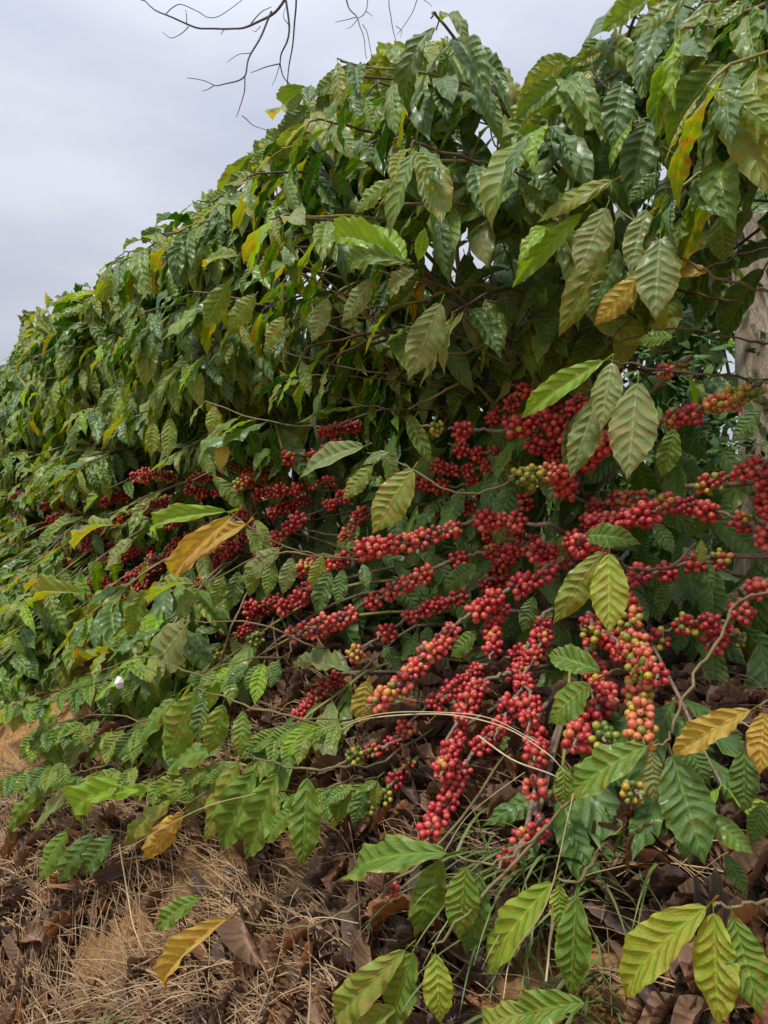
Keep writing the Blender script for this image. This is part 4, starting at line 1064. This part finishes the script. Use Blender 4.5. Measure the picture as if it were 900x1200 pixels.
# the left bushes
B = left1
string(B, [(232, 786), (247, 775), (262, 762), (277, 746), (292, 731), (305, 715), (330, 700)], .80, 1.0, ('green', 'mixed', 'ripe', 'ripe'), .95, .026)
string(B, [(300, 748), (310, 742)], .82, .83, ('green',), .9, .03, attach=False)
string(B, [(202, 722), (215, 710), (225, 696), (240, 673), (250, 660), (270, 645), (290, 628), (305, 615)], .88, 1.05, ('ripe',), 1.05, .026)
string(B, [(325, 628), (350, 607), (372, 600), (395, 585), (410, 578)], .94, 1.1, ('ripe',), 1.0, .028)
string(B, [(285, 600), (300, 580), (325, 574), (350, 572), (372, 566), (395, 562)], .96, 1.12, ('ripe',), 1.0, .030)
string(B, [(337, 536), (360, 535), (380, 528), (398, 520)], .98, 1.14, ('ripe',), 1.05, .028)
string(B, [(265, 545), (285, 548), (300, 560), (318, 556)], 1.0, 1.12, ('mixed', 'ripe', 'ripe'), .95, .03)
string(B, [(222, 572), (245, 580), (270, 567), (290, 575)], .98, 1.14, ('ripe',), .95, .034)
string(B, [(380, 505), (400, 500), (420, 498)], 1.05, 1.15, ('ripe',), 1.0, .03)
string(B, [(192, 652), (207, 635), (222, 628), (240, 620)], .98, 1.1, ('mixed', 'ripe'), .95, .03)
string(B, [(300, 790), (292, 800), (310, 780)], .84, .9, ('ripe',), .9, .03)
string(B, [(405, 627), (412, 615), (420, 604), (430, 596)], .96, 1.1, ('orange', 'mixed'), .95, .03)
string(B, [(320, 600), (340, 590), (360, 585)], 1.02, 1.12, ('ripe',), .95, .03)
string(B, [(345, 708), (352, 695), (365, 680)], .96, 1.05, ('mixed', 'ripe'), .9, .028)
string(B, [(310, 640), (300, 645), (330, 640)], .98, 1.05, ('ripe',), .9, .03)
B = left2
for row in ([(110, 682), (135, 685), (165, 686), (185, 680)], [(150, 700), (165, 686), (170, 665), (180, 650)], [(125, 655), (145, 652), (160, 645)], [(115, 590), (135, 583), (155, 580)], [(150, 690), (140, 700), (120, 712)], [(160, 600), (185, 590), (205, 585)], [(180, 620), (200, 612), (215, 606)], [(95, 700), (110, 695)], [(170, 560), (190, 556), (205, 560)], [(110, 735), (125, 740)]):
    string(B, row, .90, 1.06, (random.choice(['ripe', 'ripe', 'mixed']),), 1.05, .028, gap=.1)
B = left3
for row in ([(60, 650), (75, 648), (90, 655)], [(65, 605), (80, 603), (95, 600)], [(60, 680), (70, 690)], [(20, 610), (35, 605)], [(95, 625), (115, 620), (130, 622)], [(25, 640), (40, 645)], [(100, 640), (85, 632)]):
    string(B, row, .90, 1.06, (random.choice(['ripe', 'ripe', 'mixed']),), 1.05, .030, gap=.1)
for b_, n_, xr in ((left1, 9, (215, 400)), (left2, 12, (100, 230)), (left3, 8, (40, 140)), (left4, 3, (-10, 70))):
    for _ in range(n_):
        x = random.uniform(*xr); y = random.uniform(interp(WIN_TOP, x) - 15, interp(WIN_BOT, x) - 5); l = random.uniform(25, 50)
        string(b_, [(x, y), (x + l*.5, y - l*.22), (x + l, y - l*.3)], .92, 1.08, (random.choice(['ripe', 'ripe', 'ripe', 'mixed']),), 1.0, .028, gap=.1)
string(right, [(905, 600), (897, 590), (893, 575)], .95, 1.05, ('ripe',), 1.0, .03)

# ------------------------------------------------------------------ which leaves show largest: a coarse depth buffer
CW, CH, CS = 300, 400, 3.0
zb = np.full((CH, CW), 1e9); zi = np.full((CH, CW), -1, dtype=int)
mats = np.array([np.array(l['m']) for l in LEAVES])
smp = np.array([(t, w, 0.02, 1) for t in np.linspace(.08, .95, 9) for w in np.linspace(-.36, .36, 5)])
W = np.einsum('nij,kj->nki', mats, smp)[..., :3]
px = (450 + F*W[..., 0]/W[..., 1])/CS; py = (600 - F*(W[..., 2]-CAMZ)/W[..., 1])/CS
order = np.argsort(-W[..., 1].mean(1))
for i in order:
    if W[i, 0, 1] < .2: continue
    x = px[i].astype(int); y = py[i].astype(int); ok = (x >= 0) & (x < CW) & (y >= 0) & (y < CH)
    zi[y[ok], x[ok]] = i
for p, r in CLUST: pass
cnt = np.bincount(zi[zi >= 0].ravel(), minlength=len(LEAVES))
per = {}
for i, l in enumerate(LEAVES): per.setdefault(id(l['b']), []).append(i)
LIM = 298
for ids in per.values():
    b = LEAVES[ids[0]]['b']
    ids.sort(key=lambda i: -(cnt[i] + (10000 if LEAVES[i]['hero'] else 0)))
    back = b in backs
    single = [] if back else [i for i in ids[:LIM] if cnt[i] > 1 or LEAVES[i]['hero']]
    rest = ids[len(single):]
    for i in single:
        l = LEAVES[i]
        o = link('leaf', leaf_mesh(l['shape'], l['mat']), b.root, b.inv @ l['m'])
        if l['label']: o['label'] = l['label']
    g = Geo()
    for i in rest:
        l = LEAVES[i]; v, q, u = LO[l['shape']]
        m = np.array(b.inv @ l['m'])
        g.add(v @ m[:3, :3].T + m[:3, 3], q, u, LKEYS.index(l['mat']), random.random())
    if g.v:
        tag(link('foliage', g.mesh('foliage', [LM[k] for k in LKEYS]), b.root), kind='stuff')

# ------------------------------------------------------------------ pale tree and its bare twigs overhead
def P3(px, py, y): return Vector(((px-450)/F*y, y, CAMZ + (600-py)/F*y))
ty = 2.15
tb = P3(905, 740, ty); tu, tv = to_uv(tb)
base = Vector((tb.x, tb.y, gz(tu, tv)))
tree = bpy.data.objects.new('bare_tree', None); tree.location = base; COL.objects.link(tree)
tag(tree, 'pale rough-barked tree behind the right bush, bare dark twigs reaching over the row', 'tree')
g = Geo()
tp = [base + Vector((0.01*math.sin(z*4), 0, z)) for z in np.linspace(-.1, 1.6, 26)]
sides = 20; fr = frames(tp); v = []
for i, p in enumerate(tp):
    for k in range(sides):
        an = 2*math.pi*k/sides
        rr = .105*(1 - .12*i/25 + .35*max(0, 1-i/4)**2) * (1 + .10*mnoise.noise(Vector((math.cos(an)*2.5, math.sin(an)*2.5, i*.25))) + .05*mnoise.noise(Vector((math.cos(an)*7, math.sin(an)*7, i*.3))))
        v.append(tuple(p - base + fr[i][1]*math.cos(an)*rr + fr[i][2]*math.sin(an)*rr))
g.add(np.array(v), np.array([(i*sides+k, i*sides+(k+1) % sides, (i+1)*sides+(k+1) % sides, (i+1)*sides+k) for i in range(25) for k in range(sides)]))
link('trunk', g.mesh('trunk', [M_TRUNK]), tree)
top = tp[-1]
def bt(name, pts, r0, r1, sub=5, mat=None, wob=0.0):
    sp = smooth_pts(pts, sub)
    sp = [p + Vector((mnoise.noise(p*9)*wob, 0, mnoise.noise(p*9+Vector((5, 5, 5)))*wob)) for p in sp]
    tube_obj(name, [p-base for p in sp], r0, r1, mat or M_BARE, tree, 6, False); return sp
Y0 = 2.5
bt('limb', [top - Vector((0, 0, .06)), top + Vector((-.08, .05, .6)), top + Vector((-.5, .15, 1.3)), P3(520, -190, Y0), P3(350, -90, Y0), P3(334, -20, Y0)], .085, .006, 8, M_TRUNK)
bt('limb', [top - Vector((0, 0, .06)), top + Vector((.1, .0, .6)), top + Vector((.25, .1, 1.3)), top + Vector((.3, .1, 2.0))], .075, .02, 6, M_TRUNK)
hubp = (350, -90); hub2 = (400, -60)
TW = [
 ([(350, -90), (338, -20), (334, 0), (318, 18), (290, 30), (262, 36), (230, 31), (195, 16), (165, 0), (150, -8)], 3.0, 1.0),
 ([(334, 0), (340, 30), (330, 60), (329, 76)], 2.2, 1.2), ([(329, 76), (333, 92), (346, 104), (356, 109)], 1.2, .6), ([(329, 76), (312, 80), (295, 84)], 1.2, .6),
 ([(318, 14), (306, 40), (293, 66), (288, 88), (270, 97), (250, 98), (220, 91)], 2.0, .8), ([(288, 88), (286, 110), (280, 128), (276, 136)], 1.3, .6), ([(250, 98), (240, 105), (234, 107)], .9, .5),
 ([(350, -90), (346, -20), (348, 20), (343, 60), (336, 95), (328, 130)], 2.2, .8), ([(336, 95), (343, 104), (338, 112)], .8, .5),
 ([(292, 30), (305, 14), (318, 8)], 1.2, .7), ([(195, 16), (205, 6), (214, 3), (232, 12), (250, 22), (268, 12), (284, 0)], .9, .7),
 ([(220, 31), (212, 40), (200, 46), (190, 40)], 1.0, .5), ([(218, 30), (218, 16), (217, 10)], .8, .5), ([(293, 62), (278, 64), (266, 72)], .9, .5), ([(262, 36), (258, 42)], .9, .6),
 ([(329, 76), (325, 90), (320, 101)], .8, .5), ([(340, 30), (333, 20), (335, 10)], .9, .5), ([(283, 136), (295, 146), (310, 153), (316, 153)], .9, .5), ([(306, 30), (300, 36), (296, 34)], .7, .4),
 ([(350, -90), (400, -50), (408, 0), (417, 22), (424, 40), (432, 68)], 1.8, .7), ([(417, 22), (405, 25), (393, 28)], .9, .5), ([(432, -10), (428, 15), (418, 24)], 1.1, .7), ([(424, 30), (432, 45), (437, 60), (437, 72)], .9, .5), ([(418, 24), (411, 33), (405, 36)], .8, .4), ([(428, 15), (436, 22)], .8, .4),
 ([(400, -50), (450, -30), (458, 10), (462, 35), (466, 55)], 1.3, .5), ([(450, -30), (484, -10), (486, 10), (475, 30), (466, 40)], 1.1, .5), ([(466, 30), (472, 36), (470, 44)], .7, .4), ([(484, -10), (502, 0), (508, 8)], .8, .4),
]
for pts, w0, w1 in TW:
    bt('twig', [P3(x, y, Y0 + .08*math.sin(x*.05 + y*.03)) for x, y in pts], w0*Y0/F*.62, w1*Y0/F*.55, 5, None, .012)

# ------------------------------------------------------------------ irrigation hose
hp = []
for x, y in [(640, 752), (700, 763), (770, 769), (830, 772), (900, 778), (960, 788)]:
    q = PV(x, y, 1.42); hu, hv = to_uv(q); hp.append(UV(hu, hv, gz(hu, hv) + .012))
for i in range(len(hp)): pass
hs = smooth_pts(hp, 6)
o = tube_obj('irrigation_hose', [p-hs[0] for p in hs], .0075, .0075, M_HOSE, None, 10); o.location = hs[0]
tag(o, 'thin black irrigation hose running over the dark ground behind the stems', 'hose')

# ------------------------------------------------------------------ litter on the bank
def ground_leaf(u, v, L, mat, shape, lift=0.012, tilt=0.5):
    nn = gnormal(u, v) + Vector((random.gauss(0, tilt), random.gauss(0, tilt), random.gauss(0, tilt*.3)))
    a = random.uniform(0, 6.28); d = D*math.cos(a) + N*math.sin(a); gn = gnormal(u, v); d = d - gn*d.dot(gn)
    d = d.normalized() + Vector((0, 0, random.gauss(0, tilt*.5)))
    return leaf_matrix(UV(u, v, gz(u, v)+lift), d, nn, L, L*random.uniform(.42, .6))
g = Geo(); n = 0
for _ in range(40000):
    if n > 11000: break
    if random.random() < .68: u, v = random.uniform(-.1, 1.9), random.uniform(.3, 1.25)
    else: u, v = random.uniform(-.4, 3.8), random.uniform(.2, 2.4)
    b = bare(u, v)
    if random.random() < b*1.4: continue
    px_, py_ = proj(UV(u, v, gz(u, v)))
    if not (-60 < px_ < 960 and 560 < py_ < 1260): continue
    if px_ < 330 and py_ > 900 and random.random() < .35: continue
    mk = pick([('dead', .58), ('greydead', .26), ('rustdead', .16)] if px_ < 430 else [('dead', .42), ('greydead', .42), ('rustdead', .16)])
    v3, q, uu = LO[random.choice(KIDX['dead'])]
    m = np.array(ground_leaf(u, v, random.uniform(.022, .066), mk, 0, random.uniform(.0, .02), .5))
    g.add(v3 @ m[:3, :3].T + m[:3, 3], q, uu, LKEYS.index(mk), random.random()); n += 1
tag(link('leaf_litter', g.mesh('leaf_litter', [LM[k] for k in LKEYS])), 'brown dead coffee leaves heaped over the bank', 'leaf litter', kind='stuff')

HF = [
 ((797, 1000), (742, 1040), 34, 'rustdead', 'large reddish brown dead leaf below the lower right spray'),
 ((650, 1016), (584, 1046), 26, 'rustdead', 'long russet dead leaf above the yellow-edged leaf pair'),
 ((572, 868), (562, 912), 24, 'rustdead', 'tan curled dead leaf caught just below the cherries'),
 ((415, 1010), (398, 1058), 28, 'rustdead', 'orange-brown dead leaf left of the bottom spray'),
 ((300, 1085), (325, 1150), 30, 'dead', 'folded brown dead leaf right of the yellow low leaf'),
 ((45, 1105), (75, 1115), 22, 'dead', 'small pinkish brown dead leaf on the straw at lower left'),
 ((15, 1125), (0, 1160), 26, 'rustdead', 'orange dead leaf at the lower left corner'),
 ((450, 965), (425, 1000), 24, 'dead', 'curled brown dead leaf under the mixed green cherries'),
 ((630, 1080), (610, 1140), 40, 'greydead', 'broad dark dead leaf behind the bottom leaf pair'),
 ((330, 1120), (290, 1165), 28, 'rustdead', 'crumpled rust-coloured dead leaf near the bottom edge'),
 ((415, 850), (395, 880), 24, 'dead', 'brown dead leaf just left of the lowest dark cherries'),
 ((735, 1015), (720, 1035), 22, 'dead', 'brown dead leaf beside the large reddish one'),
 ((390, 1120), (365, 1180), 30, 'greydead', 'dark crumpled dead leaf near the bottom left of the bottom spray'),
 ((560, 960), (590, 975), 24, 'dead', 'dull brown dead leaf below the hanging cherry string'),
]
for b, t, w, mk, lab in HF:
    a1, a2 = ground_at_pixel(*b), ground_at_pixel(*t)
    if not a1 or not a2: continue
    gn = gnormal(*a1)
    p0 = UV(a1[0], a1[1], gz(*a1)) + gn*.03; p1 = UV(a2[0], a2[1], gz(*a2)) + gn*.035
    m = leaf_matrix(p0, p1-p0, gn + Vector((0, -.5, 0)), (p1-p0).length, w*p0.y/F*1.5)
    tag(link('fallen_leaf', leaf_mesh(random.choice(KIDX['dead']), mk), None, m), lab, 'dead leaf', 'dead leaves lying on the bank')
ANCH = [((150, 1105), 'the bare clay patch'), ((198, 1158), 'the low yellow leaf'), ((270, 1022), 'the white paper scrap'), ((353, 1015), 'the left leaf spray'), ((410, 1035), 'the bottom spray of green leaves'), ((455, 1180), 'the lowest pair of green leaves'),
        ((572, 1140), 'the yellow-edged leaf'), ((668, 1165), 'the dark leaf hanging at the bottom'), ((735, 1165), 'the freckled bright leaf'), ((770, 1020), 'the large reddish dead leaf'), ((505, 970), 'the hanging cherry string'), ((445, 945), 'the mixed green and red cherries'),
        ((340, 1088), 'the thin yellow twig'), ((142, 990), 'the yellow-green leaf on the left bank'), ((615, 1045), 'the long russet dead leaf'), ((700, 950), 'the lower right spray'), ((60, 1105), 'the small pinkish dead leaf'), ((10, 1180), 'the lower left corner'), ((600, 1100), 'the broad dark dead leaf'), ((398, 1055), 'the orange-brown dead leaf'), ((425, 850), 'the half-dried yellow leaf'), ((640, 885), 'the pale straight stalk')]
CN = {'dead': 'brown', 'greydead': 'dark brown', 'rustdead': 'rust-coloured'}
used_lab = set(); n = tries = 0
while n < 165 and tries < 4000:
    tries += 1
    px_, py_ = random.uniform(0, 900), random.uniform(880, 1195)
    if px_ < 300 and random.random() < .1: continue
    a1 = ground_at_pixel(px_, py_)
    if not a1 or random.random() < bare(*a1): continue
    mk = pick([('dead', .5), ('greydead', .2), ('rustdead', .3)])
    sz = random.uniform(.045, .08)
    (ax, ay), an = min(ANCH, key=lambda q: math.hypot(q[0][0]-px_, q[0][1]-py_))
    dx, dy = px_-ax, py_-ay
    rel = ('right of' if dx > 0 else 'left of') if abs(dx) > abs(dy) else ('below' if dy > 0 else 'above')
    far = 'just ' if math.hypot(dx, dy) < 42 else ''
    lab = f"{'larger' if sz > .062 else 'small'} {CN[mk]} dead leaf {far}{rel} {an}"
    if lab in used_lab: continue
    used_lab.add(lab)
    m = ground_leaf(a1[0], a1[1], sz, mk, 0, random.uniform(.018, .035), .45)
    tag(link('fallen_leaf', leaf_mesh(random.choice(KIDX['dead']), mk), None, m), lab, 'dead leaf', 'dead leaves lying on the bank')
    n += 1

# ------------------------------------------------------------------ dry grass
def blade(g, p, d, L, w, arch, rnd, segs=6, sag=None):
    pts = []
    side = d.cross(Vector((0, 0, 1))).normalized(); bendv = side*random.gauss(0, .09)
    for i in range(segs+1):
        t = i/segs
        pts.append(p + d*(L*t) + bendv*(L*t*t) + Vector((0, 0, arch*math.sin(math.pi*min(1, t*1.02)))))
    tube(g, pts, [w*(1-.75*i/segs) for i in range(segs+1)], 3, 0, rnd)
def clump_blade(g, u, v, L, w, rnd, hang=True, lift=.015):
    p = UV(u, v, gz(u, v) + random.uniform(0, .02) + lift)
    a = random.gauss(0.35, .34)
    # mostly down the row and down the slope
    du, dv = math.cos(a), -abs(math.sin(a))*random.choice([1, 1, .2, -.6])
    if random.random() < .25: du = -du
    u2, v2 = u + du*L, v + dv*L
    q = UV(u2, v2, gz(u2, v2) + random.uniform(.0, .03) + lift)
    d = (q-p); L2 = d.length
    blade(g, p, d.normalized(), L2, w, random.uniform(.0, .035), rnd)
g = Geo(); n = 0; tries = 0
while n < 3900 and tries < 60000:
    tries += 1
    px_, py_ = random.uniform(-40, 940), random.uniform(820, 1230)
    dens = 1.0 if px_ < 330 and py_ > 900 else (.4 if px_ < 430 else .05)
    if random.random() > dens: continue
    a1 = ground_at_pixel(px_, py_) if tries < 60000 else None
    if not a1: continue
    if random.random() < bare(*a1)*1.25: continue
    sc = random.random()
    clump_blade(g, a1[0], a1[1], random.choice([.1, .16, .24, .34])*random.uniform(.7, 1.2), random.uniform(.0007, .0016)*(1.25 if px_ < 420 else .9), sc, lift=.014 if bare(*a1) < .3 else .004)
    n += 1
tag(link('dry_grass', g.mesh('dry_grass', [M_STRAW])), 'matted straw-coloured dry grass over the clay bank', 'dry grass', kind='stuff')
# pale straw behind, under the open right side
g = Geo()
for _ in range(420):
    px_, py_ = random.uniform(770, 880), random.uniform(590, 670)
    q = PV(px_, py_, random.uniform(1.9, 2.5)); u, v = to_uv(q)
    clump_blade(g, u, v, random.uniform(.08, .25), random.uniform(.001, .002), random.random(), lift=.06)
tag(link('dry_grass', g.mesh('dry_grass', [M_STRAWPALE])), 'pale heap of straw on the ground behind the right bush', 'dry grass', kind='stuff')

# crumbs of clay and bits of decayed leaf
g = Geo(); cbm = bmesh.new(); bmesh.ops.create_icosphere(cbm, subdivisions=1, radius=1.0)
cv = np.array([tuple(x.co) for x in cbm.verts]); cf = np.array([[q.index for q in f.verts] for f in cbm.faces]); cbm.free()
for _ in range(9500):
    u, v = random.uniform(-.1, 2.6), random.uniform(.3, 1.15)
    b = bare(u, v)
    if random.random() > .30 + 1.3*b: continue
    p = UV(u, v, gz(u, v)); r0 = random.uniform(.0012, .0045)*(1.0 + (random.random() < .04)*2)
    vv_ = cv*np.array([random.uniform(.6, 1.3), random.uniform(.6, 1.3), random.uniform(.5, 1.0)])*(1+rng.normal(0, .12, (len(cv), 1)))
    g.add(vv_*r0 + np.array(p), cf, None, 0 if random.random() < .3 + b else 1, random.random())
tag(link('soil_crumbs', g.mesh('soil_crumbs', [plain('clay_crumb', (0.42, 0.24, 0.09), 0.95, 200, .3), plain('humus_crumb', (0.06, 0.035, 0.02), 0.95, 200, .3)], smooth=False)), 'crumbs of clay and decayed leaf on the bank', 'soil', kind='stuff')

STALKS = [
 ([(390, 862), (420, 845), (470, 838), (530, 838), (590, 852), (640, 882), (662, 905)], .76, 1.2, 'pale dry stalk arching under the lowest cherry arm'),
 ([(395, 850), (450, 836), (520, 835), (575, 842), (630, 870)], .75, .9, 'thin dry stalk running just above the arched pale one'),
 ([(560, 862), (600, 890), (640, 905), (655, 912)], .74, 1.2, 'straight pale stalk under the hanging cherries'),
 ([(300, 1200), (325, 1130), (340, 1060), (350, 1040)], .52, .8, 'upright straw near the low yellow leaf twig'),
 ([(362, 1200), (364, 1140), (362, 1085), (380, 1075), (420, 1082)], .52, .8, 'bent straw hooking to the right below the low twig'),
 ([(140, 990), (150, 1050), (158, 1090), (180, 1140)], .50, 1.3, 'pale forked stalk standing before the bare clay'),
 ([(590, 1170), (600, 1120), (640, 1060), (665, 960), (672, 930)], .62, .8, 'long thin straw rising through the bottom leaf pair'),
 ([(640, 1150), (644, 1110), (648, 1060)], .60, 1.0, 'short orange-brown stalk between the bottom leaves'),
 ([(520, 1000), (545, 960), (580, 930), (615, 905)], .70, .8, 'thin straw crossing below the hanging cherry string'),
 ([(0, 1090), (60, 1050), (140, 1000), (230, 950), (300, 930)], .52, .9, 'long straw lying slantwise over the lower left bank'),
]
for pts, vv_, w, lab in STALKS:
    P = smooth_pts([PV(x, y, vv_ + .01*math.sin(i*2.1)) for i, (x, y) in enumerate(pts)], 6)
    o = tube_obj('dry_stalk', [p-P[0] for p in P], w*.0011, w*.0006, M_STRAWPALE, None, 5); o.location = P[0]
    tag(o, lab, 'dry stalk', 'dry stalks standing in the litter')

# green grass tuft among the litter
def tuft(name, cx, cy, v0, n, Lr, mat, label, spread=.05, lean=None):
    g = Geo(); a1 = ground_at_pixel(cx, cy)
    if not a1: return
    o0 = UV(a1[0], a1[1], gz(*a1))
    for _ in range(n):
        off = Vector((random.gauss(0, spread), random.gauss(0, spread*.5), 0))
        d = Vector((random.gauss(lean if lean else 0, .6), random.gauss(-.3, .4), random.uniform(.25, 1.0))).normalized()
        L = random.uniform(*Lr); w = random.uniform(.0016, .003)
        pts = [off + d*(L*t) + Vector((0, 0, -L*.65*t*t)) for t in np.linspace(0, 1, 8)]
        fr = frames(pts); v = []
        for i, p in enumerate(pts):
            ww = w*(1-(i/7)**2) + .0002
            v += [tuple(p - fr[i][2]*ww), tuple(p - fr[i][1]*ww*.35), tuple(p + fr[i][2]*ww)]
        q = [(i*3+k, i*3+k+1, i*3+k+4, i*3+k+3) for i in range(7) for k in range(2)]
        g.add(np.array(v), np.array(q), None, 0, random.random())
    o = link(name, g.mesh(name, [mat])); o.location = o0
    tag(o, label, 'grass', kind='stuff')
tuft('green_grass', 700, 1015, .7, 120, (.10, .26), M_GRASS, 'long green grass blades lying left of the large reddish dead leaf', .07, -.3)
tuft('green_grass', 640, 1090, .6, 70, (.10, .24), M_GRASS, 'green grass blades leaning under the bottom leaf pair', .05, -.2)
tuft('green_grass', 690, 1180, .6, 60, (.08, .2), M_GRASS, 'green grass tuft at the bottom edge between two sprays', .05)
tuft('green_grass', 60, 820, .6, 70, (.08, .2), M_GRASS, 'grass tuft on the far orange clay at the left', .12)
tuft('green_grass', 170, 1190, .5, 26, (.04, .1), M_GRASS, 'small green blades at the foot of the bare clay', .05)

# small-leaved undergrowth beyond the right side
g = Geo(); lv, lq, lu = LO[KIDX['flat'][0]]
def weeds(n, pxr, pyr, vr, Lr, g):
    for _ in range(n):
        p = PV(random.uniform(*pxr), random.uniform(*pyr), random.uniform(*vr))
        u, v = to_uv(p)
        if p.z < gz(u, v): continue
        d = Vector((random.gauss(0, 1), random.gauss(0, 1), random.gauss(.1, .5))).normalized()
        L = random.uniform(*Lr); m = np.array(leaf_matrix(p, d, Vector((random.gauss(0, .4), -.6, 1)), L, L*.45))
        g.add(lv @ m[:3, :3].T + m[:3, 3], lq, lu, 0, random.random())
weeds(900, (660, 960), (480, 640), (1.7, 2.4), (.025, .06), g)
weeds(900, (660, 960), (330, 560), (2.1, 2.7), (.03, .07), g)
weeds(500, (420, 700), (470, 640), (1.9, 2.6), (.03, .07), g)
tag(link('undergrowth', g.mesh('undergrowth', [M_WEED])), 'small-leaved green undergrowth behind the right side of the row', 'undergrowth', kind='stuff')

# ------------------------------------------------------------------ white scraps
def scrap(px_, py_, v, size, label, seed):
    p = PV(px_, py_, v); bm = bmesh.new(); r = random.Random(seed); y = p.y/F
    ring = [(-.5, -.2), (-.2, .55), (.25, .5), (.5, .1), (.35, -.5), (-.1, -.6)]
    lo = [bm.verts.new((x*size*y, .002 + r.uniform(-.003, .003), z*size*y)) for x, z in ring]
    hi = [bm.verts.new((x.co.x, x.co.y - .0012, x.co.z)) for x in lo]
    c0 = bm.verts.new((0, -.006, 0)); c1 = bm.verts.new((0, -.0045, 0))
    for i in range(6):
        j = (i+1) % 6
        bm.faces.new((hi[i], hi[j], c0)); bm.faces.new((lo[j], lo[i], c1)); bm.faces.new((lo[i], lo[j], hi[j], hi[i]))
    me = bpy.data.meshes.new('paper_scrap'); bm.to_mesh(me); bm.free(); me.materials.append(M_PAPER)
    o = link('paper_scrap', me); o.location = p; tag(o, label, 'scrap')
a1 = ground_at_pixel(270, 1023)
scrap(270, 1022, a1[1]-.012, 14, 'small white paper scrap lying in the litter beneath the left spray', 1)
scrap(139, 800, .60, 13, 'tiny white scrap stuck on a leaf at the left', 2)

# fallen twigs
TWG = [([(505, 1000), (530, 960), (545, 930)], 'dark thin twig near the hanging cherry string'), ([(730, 845), (750, 820), (765, 800)], 'bare grey twig on the dark ground below the mixed cherries'),
       ([(790, 810), (760, 740), (745, 700)], 'grey prop stick leaning behind the orange cherries'), ([(820, 795), (860, 830), (900, 838)], 'dark stick lying under the hose'), ([(700, 800), (730, 840), (740, 860)], 'brown stick beside the yellow-green cherries'),
       ([(380, 935), (330, 945), (270, 950)], 'thin brown twig under the left spray')]
for pts, lab in TWG:
    P = []
    for x, y in pts:
        a1 = ground_at_pixel(x, y)
        if a1: P.append(UV(a1[0], a1[1], gz(*a1) + random.uniform(.012, .05)))
    if len(P) < 2: continue
    sp = smooth_pts(P, 4)
    o = tube_obj('fallen_twig', [p-sp[0] for p in sp], .004, .0022, M_TWIG, None, 6); o.location = sp[0]
    tag(o, lab, 'twig', 'fallen twigs on the ground')
print('LEAVES', len(LEAVES), 'objects', len(SC.objects), 'berries', NB[0])
